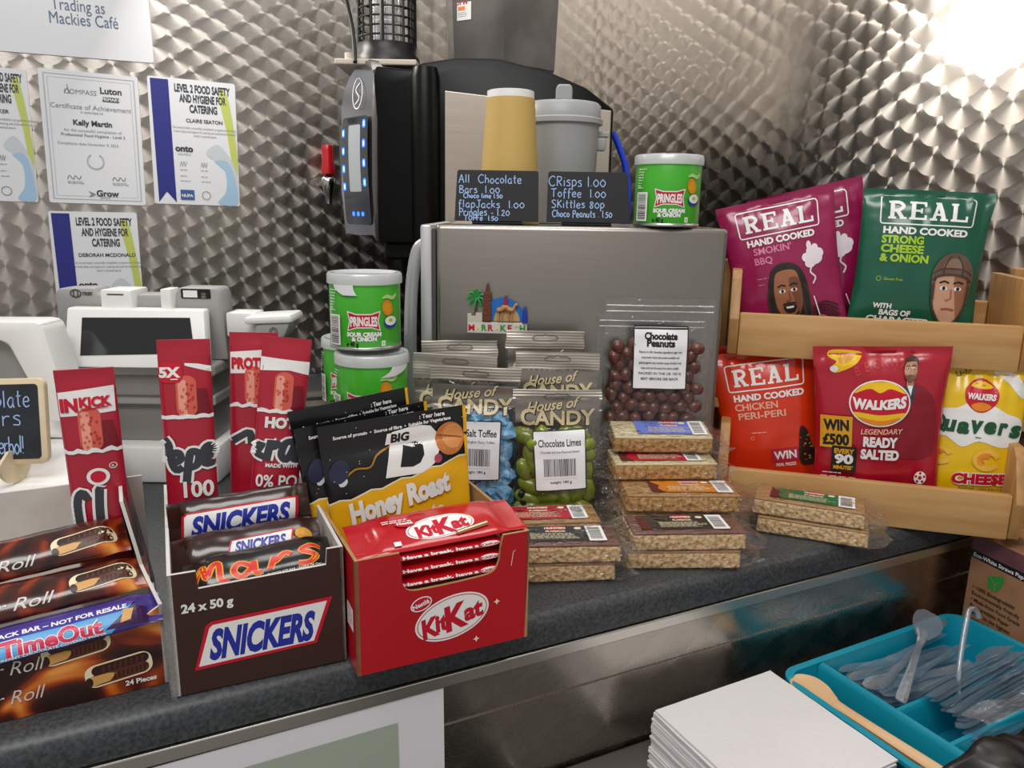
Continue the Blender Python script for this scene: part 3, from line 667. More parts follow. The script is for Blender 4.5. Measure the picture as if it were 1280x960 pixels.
# ------------------------------------------------------------------ two-tier bamboo rack
RA = rad(-41.7); RO = Vector((.667, .714, 0))
bam = wood('bamboo', '#bb8c55', '#cda26a', 0, 26); bam2 = wood('bamboo end grain', '#a97b47', '#bf9159', 2, 40)
RE = Vector((cos(RA), sin(RA), 0)); RN = Vector((-sin(RA), cos(RA), 0))
def rk(s, tt, z): return RO+RE*s+RN*tt+Vector((0, 0, z))
t = thing('snack_rack', 'two-tier bamboo rack holding crisp bags beside the steel fridge', 'rack', RO, RA)
def tier(name, z0, t0, lab):
    b = BM(); box(b, 0, .312, t0+.012, t0+.15, z0+.004, z0+.012, 0, .001); f = obj(name, b, bam, t, label=lab)
    b = BM(); box(b, -.004, .318, t0-.002, t0+.010, z0, z0+.055, 0, .002); obj('front_board', b, bam, f, smooth=40)
    for s0 in (-.017, .3185):
        b = BM(); prism(b, [(t0+.0, z0+.001), (t0-.012, z0+.048), (t0+.012, z0+.098), (t0+.024, z0+.108), (t0+.15, z0+.108), (t0+.15, z0+.001)], s0, s0+.0125, 'yz', 0, .0015); obj('end_board', b, bam2, f, smooth=40)
        b = BM(); box(b, s0-.0004 if s0 < 0 else s0+.001, s0+.0129 if s0 > 0 else s0+.002, t0+.008, t0+.0115, z0+.013, z0+.018); obj('joint_hole', b, black, f)
    b = BM(); box(b, -.004, .318, t0+.142, t0+.15, z0+.002, z0+.07, 0, .002); obj('back_board', b, bam, f)
tier('lower_tier', 0, 0, 'lower bamboo tray'); tier('upper_tier', .193, .05, 'upper bamboo tray')
for s0 in (-.036, .3315):
    b = BM(); box(b, s0, s0+.018, .152, .17, 0, .31, 0, .002); box(b, s0, s0+.018, .06, .152, .118, .132, 0, .002); box(b, s0, s0+.018, .012, .17, 0, .010, 0, .001); obj('post', b, bam2, t)
# ------------------------------------------------------------------ wall papers
def paper(name, label, u0, v0, u1, v1, lean=0.0, group=None, W=None, H=None):
    """a laminated sheet taped on the far wall, its corner where the photo shows it"""
    def yw(u, v):
        d = rt*((u-640)/FPX)-up*((v-480)/FPX)+fw; return Vector((0, 0, CAM_H))+d*((YW-.0015)/d.y)
    a, c = yw(u0, v0), yw(u1, v1); w = W or c.x-a.x; h = H or a.z-c.z
    t = thing(name, label, 'notice', (a.x+w/2, YW-.001, a.z-h/2), (0, lean, 0), group)
    b = BM(); prism(b, rr_poly(-w/2, w/2, -h/2, h/2, .004, 3), -.0014, 0, 'xz'); obj('sheet', b, mat('laminated paper', '#eceef1', .25, coat=.3), t)
    return t, w, h, flat((-w/2, -.0016, -h/2), (1, 0, 0), (0, 0, 1))
t, w, h, S = paper('cafe_notice', 'white sheet with large blue-grey wording, topmost on the steel wall', -60, -90, 192, 80, rad(-.6))
A = Art(S, .0004); slate = mat('slate blue print', '#5d7390', .5)
A.text('Trading as', w*.60, h*.415, .030, slate, fit=w*.29); A.text('Mackies Café', w*.625, h*.29, .030, slate, fit=w*.375); A.build('lettering', t)
wash_g = mat('pale lime wash', '#c9d36a', .4); wash_b = mat('pale blue wash', '#a9cbe4', .4); wash_s = mat('silver wash', '#cfd6da', .4)
def hygiene(u0, v0, u1, v1, who, label, lean=0.0):
    t, w, h, S = paper('certificate', label, u0, v0, u1, v1, lean)
    A = Art(S, .0004, .02)
    A.poly(smooth_pts([(w*.80, h*.9), (w*.9, h*.9), (w*.99, h*.45), (w*.97, h*.2), (w*.93, h*.32), (w*.88, h*.6)], 5, True), wash_g)
    A.poly(smooth_pts([(w*.62, h*.42), (w*.8, h*.33), (w*.88, h*.2), (w*.86, h*.05), (w*.97, h*.03), (w*.98, h*.25), (w*.9, h*.4), (w*.76, h*.5)], 5, True), wash_s)
    A.poly(smooth_pts([(w*.72, h*.36), (w*.84, h*.28), (w*.84, h*.12), (w*.74, h*.02), (w*.97, h*.015), (w*.96, h*.2), (w*.88, h*.36)], 5, True), wash_b)
    A.poly([(w*.03, h*.985), (w*.23, h*.985), (w*.25, h*.015), (w*.145, h*.10), (w*.05, h*.015)], navy)
    for i, s in enumerate(('LEVEL 2 FOOD SAFETY', 'AND HYGIENE FOR', 'CATERING')): A.text(s, w*.615, h*(.90-i*.078), .0205, dk_ink, bold=.035, fit=w*(.64, .54, .32)[i])
    A.text(who, w*.62, h*.665, .0095, dk_ink, bold=.02)
    for k in range(3): A.text(('The named holder successfully completed a programme of training', 'in food safety and hygiene for catering and achieved the standard', 'which is awarded above')[k], w*.62, h*(.612-k*.03), .0062, grey_ink, xs=.72)
    A.text('onto', w*.37, h*.43, .017, dk_ink, bold=.04); A.text('HIGHFIELD', w*.37, h*.40, .005, grey_ink)
    for x0 in (.31, .55):
        A.line(smooth_pts([(w*(x0+.01*i), h*(.33+.02*((i*7) % 3-1))) for i in range(9)], 3), .0008, grey_ink)
        A.small(w*x0, h*.28, w*.12, grey_ink, 1); A.small(w*x0, h*.23, w*.1, grey_ink, 1); A.small(w*x0, h*.19, w*.15, grey_ink, 1)
    A.rect(w*.30, h*.04, w*.46, h*.12, mat('dull blue print', '#3d5f9c', .5)); A.text('NUPA', w*.38, h*.062, .008, white, bold=.03); A.line(ell(w*.6, h*.08, .008, .008, 16), .0012, grey_ink, closed=True)
    A.build('print', t); return t
hygiene(182, 95, 301, 257, 'CLAIRE SEATON', 'food hygiene certificate with full blue ribbon, right of the plain bordered one', rad(1))
hygiene(59, 264, 184, 425, 'DEBORAH MCDONALD', 'food hygiene certificate hanging lowest, partly behind the till', rad(.5))
hygiene(-72, 78, 50, 252, 'BAKER', 'food hygiene certificate cut off by the photo edge', rad(1))
t, w, h, S = paper('certificate', 'plain white certificate with thin grey double border and no ribbon', 45, 85, 184, 256, rad(1))
A = Art(S, .0004, .03)
for m_, wd in ((.008, .0022), (.014, .0009)):
    A.line([(m_, m_), (w-m_, m_), (w-m_, h-m_), (m_, h-m_)], wd, mat('silver grey print', '#b6b9bd', .4), closed=True)
A.line(smooth_pts([(w*.24, h*.83), (w*.27, h*.87), (w*.29, h*.83), (w*.27, h*.9)], 3), .0012, grey_ink)
A.text('COMPASS', w*.40, h*.83, .0125, grey_ink, shear=.1); A.text('Luton', w*.71, h*.85, .016, dk_ink, bold=.03); A.rect(w*.62, h*.79, w*.79, h*.825, dk_ink); A.text('PRIMARY', w*.705, h*.797, .008, white, bold=.02)
A.text('Certificate of Achievement', w*.5, h*.72, .0125, grey_ink); A.text('is awarded to', w*.5, h*.69, .007, grey_ink)
A.text('Kelly Martin', w*.5, h*.60, .0135, dk_ink, bold=.035); A.text('for the successful completion of', w*.5, h*.55, .0075, grey_ink); A.text('Professional Food Hygiene - Level 2', w*.5, h*.515, .0075, dk_ink); A.text('Completion date November 9, 2023', w*.44, h*.45, .007, grey_ink)
A.line(ell(w*.5, h*.33, .014, .014, 20, 120, 420), .0022, mat('silver grey print'), keep=True)
for x0 in (.2, .66): A.line(smooth_pts([(w*(x0+.02*i), h*(.2+.014*((i*5) % 3-1))) for i in range(8)], 3), .001, dk_ink); A.small(w*x0, h*.165, w*.2, grey_ink, 2)
A.poly([(w*.40, h*.10), (w*.48, h*.075), (w*.40, h*.05), (w*.43, h*.075)], grey_ink); A.text('Grow', w*.6, h*.062, .016, dk_ink, bold=.03); A.small(w*.52, h*.045, w*.14, grey_ink, 1)
A.build('print', t)

# poster taped to the front of the counter
t = thing('poster', 'white bordered poster taped below the counter edge', 'poster', (-.02, .5722, -.047), (0, rad(-.6), 0))
b = BM(); box(b, -.30, .239, -.0012, 0, -.40, 0); obj('sheet', b, mat('poster paper', '#e9e7ec', .4), t)
A = Art(flat((0, -.0014, 0), (1, 0, 0), (0, 0, 1)), .0004, .03)
A.rect(-.25, -.36, .196, -.022, mat('sage photo tone', '#a9b3a4', .45)); A.rect(-.25, -.36, .196, -.20, mat('beige photo tone', '#c9bfae', .45))
A.poly(smooth_pts([(.02, -.07), (.05, -.055), (.11, -.058), (.12, -.072), (.07, -.078)], 4, True), mat('russet photo tone', '#7a4a34', .5))
A.build('picture', t)

# ------------------------------------------------------------------ chalkboards
wfr = wood('pale plywood', '#e2cfa8', '#eddcbb', 0, 20); slate_b = mat('black chalkboard', '#23262b', .7, vary=(40, '#2f343b'))
t = thing('chalkboard', 'small wood-framed chalkboard with pale blue handwriting on white drawer unit', 'chalkboard', tuple(on_z(20, 603, .0765)), (rad(-9), rad(-1.5), rad(-22)))
b = BM(); prism(b, rr_poly(-.13, .037, .020, .112, .008, 5), -.004, .004, 'xz', 0, .001); q = obj('frame', b, wfr, t, smooth=40)
b = BM(); prism(b, rr_poly(-.124, .0305, .026, .106, .004, 4), -.0048, -.0038, 'xz'); obj('slate', b, slate_b, t)
A = Art(flat((0, -.005, 0), (1, 0, 0), (0, 0, 1)), .0003)
chalk(A, 'Chocolate', -.050, .082, .018, chalk_m, .0013, xs=.82); chalk(A, 'Bars', -.034, .062, .018, chalk_m, .0013, xs=1.2); chalk(A, 'waferhol!', -.030, .032, .019, chalk_m, .0013, sp=.06, xs=.62)
A.build('handwriting', t, label='pale blue chalk handwriting')
b = BM(); prism(b, ell(0, .013, .030, .0225, 20, 180, 360)[::1]+[(.012, .026), (-.012, .026)], -.0015, .0015, 'yz')
for v in b.verts: v.co.z = max(0.0, v.co.z+.009)
obj('foot', b, wfr, t)
def price_card(u0, v0, u1, v1, dh, label, lines, cl, cr):
    p = at((u0+u1)/2, 277, dh); w = (at(u1, v1, dh)-at(u0, v1, dh)).length; h = .064
    t = thing('price_card', label, 'price card', (p.x, p.y, HF+.001), (rad(-6), 0, FACE), 'handwritten price cards on the fridge')
    b = BM(); prism(b, [(-w/2-cl, .003), (w/2+cr, .003), (w/2-.002, h-.002), (w/2-.004, h), (-w/2+.004, h), (-w/2+.002, h-.002)], 0, .0016, 'xz', 0, .0004); obj('card', b, mat('matt black card', '#1b1c20', .6), t)
    b = BM(); prism(b, [(-.004, 0), (.022, 0), (.022, .003), (.004, .0045), (.004, .012), (.002, .012), (.0018, .001), (-.004, .001)], -w*.3, w*.3, 'yz'); obj('holder', b, black, t)
    A = Art(flat((-w/2, -.0002, 0), (1, 0, 0), (0, 0, 1)), .0003)
    for (s, x, y, hh, xs) in lines: chalk(A, s, x, y, hh, chalk_m, .00105, xs=xs)
    A.build('handwriting', t, label='pale blue chalk handwriting')
price_card(569, 207, 674, 276, .965, 'black card reading All Chocolate, propped in front of the yellow cup',
  [('All  Chocolate', .004, .0485, .0100, 1.08), ('Bars  1.00', .005, .0365, .0088, 1.15), ('Choco lime 1.50', .010, .0305, .0058, 1.1), ('flapJacks  1.00', .004, .0190, .0090, 1.22), ('Pringles - 1.20', .005, .0095, .0085, 1.05), ('TOFFe  1.50', .011, .0035, .0062, 1.15)], .001, -.001)
price_card(682, 210, 785, 276, .965, 'black card reading Crisps, propped beside the green tube on the fridge',
  [('CRisps 1.00', .003, .0465, .0120, 1.05), ('Toffee  1.00', .006, .0335, .0100, 1.1), ('SKittles 80p', .007, .0205, .0095, 1.12), ('Choco Peanuts . 1.50', .008, .0095, .0082, .88)], -.001, .003)

# ------------------------------------------------------------------ ripple cup and jug on the fridge
cp_ = at(636, 276, 1.03); k_ = 1.03/FPX
t = thing('paper_cup', 'upside-down yellow ripple paper cup standing behind the black price cards', 'cup', (cp_.x, cp_.y, HF+.001), FACE)
b = BM(); seg = 120; prof = [(.0400, .0)]+[(.0400-.0097*i/40, .004+.150*i/40) for i in range(41)]
rings = []
for j, (r, z) in enumerate(prof):
    rings.append([b.verts.new(((r+.0007*sin(2*pi*i*15/seg*4+j*1.3))*cos(2*pi*i/seg), (r+.0007*sin(2*pi*i*15/seg*4+j*1.3))*sin(2*pi*i/seg), z)) for i in range(seg)])
for P, Q in zip(rings, rings[1:]):
    for i in range(seg): b.faces.new((P[i], P[(i+1) % seg], Q[(i+1) % seg], Q[i]))
obj('ripple_sleeve', b, mat('straw yellow paper', '#cdab62', .65), t, smooth=80)
b = BM(); lathe(b, [(.0285, .150), (.0300, .150), (.0298, .1625), (.0285, .163), (.0275, .158), (.001, .158)], 48); obj('base_rim', b, white, t, smooth=40, label='white base rim')
jp = at(699, 276, 1.13)
t = thing('jug', 'grey lidded plastic jug behind the price cards on the steel fridge', 'jug', (jp.x, jp.y, HF+.001), FACE)
gj = mat('grey jug plastic', '#a3a5a5', .4)
b = BM(); lathe(b, [(.001, .0), (.045, .0), (.047, .004), (.052, .138), (.001, .138)], 40); box(b, .046, .062, -.008, .008, .10, .118, 0, .003); obj('body', b, gj, t, smooth=40)
b = BM(); lathe(b, [(.054, .134), (.0565, .134), (.0565, .140), (.054, .142), (.0535, .158), (.050, .162), (.001, .162)], 40); l_ = obj('lid', b, gj, t, smooth=40)
b = BM(); prism(b, [(-.012, .16), (.010, .16), (.010, .176), (.007, .181), (-.009, .181), (-.012, .176)], -.05, -.038, 'xz', 0, .0025); obj('thumb_tab', b, gj, l_)
b = BM(); box(b, .05, .066, -.007, .007, .118, .126, 0, .002); obj('hinge_lug', b, gj, l_)

# ------------------------------------------------------------------ crisp tubes
tg = mat('bright green tube', '#46b52c', .32, coat=.3); rimm = mat('tin rim', '#c9c9c9', .3, metal=1.0)
lidm = clear('milky lid', tint='#f2f4f4', gloss=.06, rough=.25, bump=(30, .2), haze=.62, hazecol='#eef1f2')
RT, HT = .0395, .083
def tube_thing(label, loc, rz, tab):
    t = thing('crisp_tube', label, 'crisp tube', loc, rz, 'green crisp tubes')
    b = BM(); lathe(b, [(RT-.001, .003), (RT, .0045), (RT, HT-.007), (RT-.001, HT-.005)], 64); bd = obj('body', b, tg, t, smooth=50)
    b = BM(); lathe(b, [(.03, .0015), (RT-.002, .0), (RT+.0006, .0012), (RT+.0006, .0036), (RT-.0005, .0046)], 64); lathe(b, [(RT-.0006, HT-.0075), (RT+.0004, HT-.006), (RT+.0004, HT-.0042), (RT-.002, HT-.003), (.001, HT-.006)], 64, caps=False); obj('tin_rim', b, rimm, t, smooth=50)
    b = BM(); lathe(b, [(RT+.0016, HT-.011), (RT+.0024, HT-.0105), (RT+.0022, HT-.001), (RT+.0008, HT+.0012), (RT-.004, HT+.0012), (RT-.006, HT-.001), (.0005, HT-.001)], 64, caps=False)
    l_ = obj('lid', b, lidm, t, smooth=50, label='milky plastic lid')
    if tab:
        b = BM(); S = lambda x, y: Vector(((RT+.0028)*sin(x/RT), -(RT+.0028)*cos(x/RT), HT-.0105-y))
        sheet(b, lambda x, y: S(x*(1-.45*(y/.012)**2), y), -.012+tab, .012+tab, .0, .011, 10, 5); obj('lid_tab', b, mat('white tab', '#eceeee', .4), l_, smooth=60)
    S = lambda x, y, l=0.0: Vector(((RT+l)*sin(x/RT), -(RT+l)*cos(x/RT), y))
    A = Art(S, .0002, .006); arc = lambda X, Y: (X, Y)
    A.poly([(-.0185, .0225), (-.0162, .0335), (-.0185, .0445), (-.008, .0415), (.008, .0415), (.0185, .0445), (.0162, .0335), (.0185, .0225), (.008, .0258), (-.008, .0258)], white)
    A.poly([(-.0172, .0238), (-.0150, .0335), (-.0172, .0430), (-.008, .0403), (.008, .0403), (.0172, .0430), (.0150, .0335), (.0172, .0238), (.008, .0270), (-.008, .0270)], red)
    A.text('PRINGLES', 0, .0288, .0128, white, bold=.045, fit=.0295, warp=lambda X, Y: (X, Y*(1+.18*abs(X/.015)**2)-.0012*abs(X/.015)**2))
    A.text('SOUR CREAM', 0, .0168, .0062, white, bold=.06); A.text('& ONION', 0, .0118, .0062, white, bold=.06)
    A.text('e 40 g', -.013, .0058, .0068, black, bold=.04, xs=.8); A.rect(.019, .0055, .0235, .0115, white); A.rect(.0203, .0068, .0222, .0102, lime_p)
    # crisp, spring onion and bowl of dip on the right-hand side
    A.poly(smooth_pts([(.020, .058), (.026, .062), (.034, .060), (.040, .063), (.040, .059), (.034, .056), (.027, .058)], 4, True), mat('pale leaf print', '#bfe08a', .4))
    A.poly(smooth_pts([(.0205, .046), (.022, .054), (.028, .056), (.033, .050), (.034, .043), (.029, .039), (.024, .040)], 4, True), orange_p); A.poly(smooth_pts([(.0225, .046), (.024, .052), (.028, .053), (.031, .048), (.0295, .042), (.025, .042)], 4, True), gold)
    A.poly(ell(.031, .031, .009, .0065, 20), blue_ink); A.poly(ell(.031, .033, .0078, .0052, 20), white); A.poly(ell(.0305, .0335, .003, .002, 12), lime_p)
    for k in range(7): A.small(-.042, .066-k*.0032, .013-.001*k, white, 1, seed=k+2)
    A.barcode(-.0420, .0065, -.026, .040, black, white, 5, True); A.small(-.0415, .0445, .012, white, 1)
    A.build('print', t); return t
D1 = at(466, 500, .85); D2 = at(446, 500, .95); D3 = at(458, 440, .87)
zs = .1285; g_ = math.radians
f1 = tube_thing('green crisp tube in the lower front of the stack, half behind black pouches', (D1.x, D1.y, zs+.002), FACE-rad(1)+rad(-6), .045)
f2 = tube_thing('green crisp tube peeping out behind the stacked pair, mostly hidden', (D2.x, D2.y, zs+.002), FACE+rad(12)+rad(-24), 0)
f3 = tube_thing('green crisp tube on top of the stack beside the fridge handle', (D3.x, D3.y, zs+.0055+HT), FACE+rad(8), -.022)
D4 = at(832, 278, .972)
f4 = tube_thing('green crisp tube standing on top of the steel fridge', (D4.x, D4.y, HF+.001), FACE+rad(-6), 0)
# ------------------------------------------------------------------ soft bags: one inflated surface for body and print
def bag_surface(w, h, bulge, seal=.012, pinch=.05, wob=.0012, seed=0, sag=0.0, ts=None, taper=0.0, pleat=0.0):
    ts = seal if ts is None else ts
    def S(x, y, l=0.0, side=-1):
        u = min(1, max(0, x/w+.5)); v = min(1, max(0, (y-seal)/(h-seal-ts)))
        pr = (sin(pi*u)**.55 if 0 < u < 1 else 0)*(sin(pi*v)**.5 if 0 < v < 1 else 0)
        pr *= 1+sag*(.5-v)
        X = x*(1-pinch*sin(pi*v))*(1-taper*(1-min(1, max(0, y/h))))
        n = noise.noise(Vector((x*34+seed, y*22, seed*3.1+side)))*wob + noise.noise(Vector((x*16+seed*2, y*70, 4.0+side)))*wob*.7*(1-.8*sin(pi*v))
        ed = min(y-seal, h-ts-y); n += pleat*noise.noise(Vector((x*75+seed, seed*2+side, (0 if y < h/2 else 7)+y*6)))*math.exp(-max(0, ed)/.022)*(1 if ed > 0 else .35)
        rip = .0006*sin(y*2600) if (y < seal*.9 or y > h-ts*.9) else 0
        return Vector((X, side*(bulge*pr+.0008+l)+n+rip*0, y))
    return S
def bag_body(name, S, w, h, m, parent, nx=40, ny=52, label=None, zig=.0):
    b = BM()
    def edge(x, y): return y
    F = sheet(b, lambda x, y: S(x, y), -w/2, w/2, 0, h, nx, ny)
    K = sheet(b, lambda x, y: S(x, y, 0.0, 1), w/2, -w/2, 0, h, nx, ny)
    for j in range(ny):
        b.faces.new((F[j][nx], K[j][0], K[j+1][0], F[j+1][nx])); b.faces.new((K[j][nx], F[j][0], F[j+1][0], K[j+1][nx]))
    for i in range(nx):
        b.faces.new((F[ny][i], F[ny][i+1], K[ny][nx-i-1], K[ny][nx-i])); b.faces.new((F[0][i+1], F[0][i], K[0][nx-i], K[0][nx-i-1]))
    return obj(name, b, m, parent, smooth=70, label=label)

def roll_picture(A, x, y, s, glow, rot=.3):
    """two chocolate wafer rolls with a cream outline"""
    c, sn = cos(rot), sin(rot); T = lambda p: [(x+(a*c-d*sn)*s, y+(a*sn+d*c)*s) for a, d in p]
    A.poly(T(rr_poly(-1.08, 1.08, -.36, .52, .34, 5)), glow)
    dk = mat('dark cocoa print', '#35150c', .4); md = mat('cocoa print', '#5b2a17', .4); wf = mat('wafer print', '#d9a35a', .4)
    A.poly(T(rr_poly(-.85, 1.0, .08, .46, .18, 5)), dk); A.poly(T(rr_poly(-1.0, .95, -.30, .12, .2, 5)), md)
    for k in range(8): A.line(T([(-.5+k*.18, .16), (-.44+k*.18, .38)]), .06*s, md, keep=True); A.line(T([(-.2+k*.14, -.22), (-.15+k*.14, .02)]), .06*s, dk, keep=True)
    A.poly(T([(-1.0, -.28), (-.35, -.24), (-.1, .0), (-.35, .08), (-1.0, .1)]), wf); A.poly(T(ell(-.98, -.09, .12, .19, 14)), dk); A.n += 1
swirl_a = mat('amber glow print', '#c9641b', .35); swirl_b = mat('russet print', '#6b2312', .35); swirl_c = mat('bright ember print', '#f2a23c', .35); 
def flame(key, rough, coat):
    m = mat(key, '#3a1710', rough, coat=coat); nt = m.node_tree; b_ = nt.nodes['Principled BSDF']; L = nt.links.new
    tc = nt.nodes.new('ShaderNodeTexCoord'); n1 = nt.nodes.new('ShaderNodeTexNoise'); n1.inputs['Scale'].default_value = 17; n1.inputs['Detail'].default_value = 1.5; n1.inputs['Distortion'].default_value = 1.6
    L(tc.outputs['Object'], n1.inputs['Vector']); r = nt.nodes.new('ShaderNodeValToRGB'); e = r.color_ramp.elements
    e[0].position = .40; e[0].color = (*lin('#2a0f0a'), 1); e[1].position = .74; e[1].color = (*lin('#f0a04a'), 1)
    for p_, c_ in ((.52, '#4c190e'), (.60, '#96380f'), (.67, '#cf6a1c')): q = e.new(p_); q.color = (*lin(c_), 1)
    L(n1.outputs['Fac'], r.inputs[0]); L(r.outputs[0], b_.inputs['Base Color']); return m
cocoa = flame('cocoa and amber card', .35, .2)
def embers(A, x0, y0, x1, y1, seed, n=5):
    R = random.Random(seed)
    for k in range(n):
        cx, cy = R.uniform(x0, x1), R.uniform(y0, y1); r = R.uniform(.2, .42)*(y1-y0)
        r = min(r, cx-x0, x1-cx, cy-y0, y1-cy)
        if r < .002: continue
        pts = [(cx+r*cos(a*.5), cy+r*.6*sin(a*.5)) for a in range(13)]
        A.line(smooth_pts(pts, 2), r*.22, (swirl_b, swirl_a)[k % 2]); A.line(smooth_pts(pts[2:8], 2), r*.08, swirl_c)

def bar(name, label, loc, rot, L, D, H, m, group, art=None, label_part=None, fin=.010):
    """flow-wrapped bar: soft loaf with crimped fins; art(A) prints on its face"""
    t = thing(name, label, 'chocolate bar', loc, rot, group)
    def S(x, y, l=0.0):                 # face: x along the bar, y from 0 (front edge low) round over the top
        e = max(0, (abs(x)-(L/2-.012))/.012); k = 1-.75*min(1, e)**2
        a = (y/(D+H))*pi*.86-.02; n = noise.noise(Vector((x*60, y*60, loc[0]*9)))*.0007
        yy = -cos(a)*(D/2+l+n); zz = sin(a)*(H/2*1.0+l+n)*k
        return Vector((x, yy*(1-.06*min(1, e)), H/2*.9+zz))
    b = BM(); nx, ny = 34, 12
    F = sheet(b, lambda x, y: S(x, y), -L/2, L/2, 0, D+H, nx, ny)
    G = [[b.verts.new((v.co.x, v.co.y*.96, max(.0, H*.45-(v.co.z-H*.45)*.9))) for v in row] for row in F]
    for j in range(ny):
        for i in range(nx): b.faces.new((G[j][i+1], G[j][i], G[j+1][i], G[j+1][i+1]))
    for i in range(nx): b.faces.new((F[0][i+1], F[0][i], G[0][i], G[0][i+1])); b.faces.new((F[ny][i], F[ny][i+1], G[ny][i+1], G[ny][i]))
    for sgn, i in ((-1, 0), (1, nx)):
        ring = [F[j][i] for j in range(ny+1)]+[G[j][i] for j in range(ny, -1, -1)]
        out = []
        for v in ring:
            out.append(b.verts.new((sgn*(L/2+fin), v.co.y*1.04, H*.45+(v.co.z-H*.45)*.12+.0008*sin(v.co.y*1200))))
        n = len(ring)
        for q in range(n): b.faces.new((ring[q], ring[(q+1) % n], out[(q+1) % n], out[q]))
        b.faces.new(out)
    bmesh.ops.recalc_face_normals(b, faces=b.faces[:])
    obj('wrapper', b, m, t, smooth=60)
    if art: A = Art(S, .0003, .005); art(A); A.build('print', t)
    return t

# ------------------------------------------------------------------ cartons
def carton(name, label, loc, rz, W_, D_, front, prof_l, prof_r, back_h, m_out, m_in, th=.0028, insert=None):
    """open display carton. front: outline (x,z) of the front panel; prof_l / prof_r: side outlines (y,z)"""
    t = thing(name, label, 'carton', loc, rz)
    b = BM(); prism(b, front, 0, th, 'xz')
    def paint(b, test):
        b.normal_update()
        for f in b.faces: f.material_index = 0 if test(f) else 1
    paint(b, lambda f: f.normal.y < -.5); fr = obj('front_panel', b, [m_out, m_in], t)
    b = BM(); prism(b, prof_l, 0, th, 'yz'); paint(b, lambda f: f.normal.x < -.5); l_ = obj('side_panel', b, [m_out, m_in], t)
    b = BM(); prism(b, prof_r, W_-th, W_, 'yz'); paint(b, lambda f: f.normal.x > .5); r_ = obj('side_panel', b, [m_out, m_in], t)
    b = BM(); box(b, th, W_-th, D_-th, D_, 0, back_h); paint(b, lambda f: f.normal.y > .5); obj('back_panel', b, [m_out, m_in], t)
    b = BM(); box(b, th, W_-th, th, D_-th, .0002, .002)
    if insert: box(b, th, W_-th, insert[0], insert[1], .002, insert[2])
    paint(b, lambda f: False); obj('tray_floor', b, [m_out, m_in], t)
    return t, fr, l_, r_
card_w = mat('white carton board', '#d9d5cf', .6, vary=(25, '#cbc6bf')); card_k = mat('kraft carton board', '#b58d5e', .65, vary=(60, '#a67f52'))

# brown carton of peanut bars
brn = mat('chocolate brown card', '#3b1f18', .38, coat=.15)
SW = .131
t, fr, l_, r_ = carton('snack_carton', 'dark brown open carton with a large blue and white slanted logo', (.0045, .583, .0005), rad(-1.7), SW, .222,
   [(0, 0), (SW, 0), (SW, .102), (.118, .102), (.117, .0885), (.021, .0865), (.020, .101), (0, .101)], [(0, 0), (.222, 0), (.222, .097), (.02, .100), (0, .101)], [(0, 0), (.222, 0), (.222, .100), (0, .102)], .07, brn, card_w, insert=(.008, .085, .048))
A = Art(flat((0, -.0002, 0), (1, 0, 0), (0, 0, 1)), .0003, .02)
sh = lambda p: [(x, y) for x, y in p]
A.poly([(.014, .019), (.024, .055), (.028, .058), (.121, .0605), (.107, .0215)], red); A.poly([(.0172, .0218), (.0265, .0525), (.029, .0548), (.1165, .0573), (.1048, .0240)], white)
snick_b = mat('deep ultramarine print', '#2430a0', .35)
A.text('SNICKERS', .066, .0265, .0335, snick_b, bold=.05, shear=.30, fit=.0815)
A.text('24 x 50 g', .0265, .069, .0098, white, bold=.04); A.build('print', fr)
bars_g = 'bars in the dark brown carton'
def art_snick(A, s=1.0, full=True, L=.12):
    yo = .006
    A.poly([(-L*.42, yo), (-L*.40, yo+.027), (-L*.37, yo+.030), (L*.42, yo+.0305), (L*.39, yo)], red); A.poly([(-L*.40, yo+.0022), (-L*.382, yo+.0262), (-L*.36, yo+.0282), (L*.395, yo+.0285), (L*.37, yo+.0022)], white)
    A.text('SNICKERS', 0, yo+.0045, .0285, snick_b, bold=.05, shear=.28, fit=L*.70)
wr = mat('glossy brown wrapper', '#2e1510', .22, coat=.4)
X = lambda x, y, z: (.0045+x, .583+y, z)
bar('chocolate_bar', 'brown wrapped bar with wide white panel at the back, below the red stick packs', X(.0655, .106, .104), (rad(66), rad(-3.0), rad(-4)), .105, .034, .020, wr, bars_g, art_snick, fin=.007)
def art_small(A):
    A.S0 = A.S; A.S = lambda x, y, l=0.0: A.S0(x*1.22+.004, (y-.019)*1.15+.024, l)
    A.poly([(-.018, .010), (-.014, .026), (.028, .028), (.025, .010)], red); A.poly([(-.0163, .0115), (-.0132, .0248), (.0265, .0265), (.0238, .0115)], white); A.text('SNICKERS', .005, .0142, .0128, snick_b, bold=.05, shear=.25, fit=.034)
    A.poly(ell(.034, .022, .006, .0055, 16), gold); A.poly(ell(.0345, .0225, .004, .0036, 14), mat('peanut print', '#dca060', .4))
bar('chocolate_bar', 'brown wrapped bar with a small white panel, second from the front', X(.066, .064, .0835), (rad(36), rad(-3.0), rad(-5)), .106, .034, .021, wr, bars_g, art_small, fin=.007)
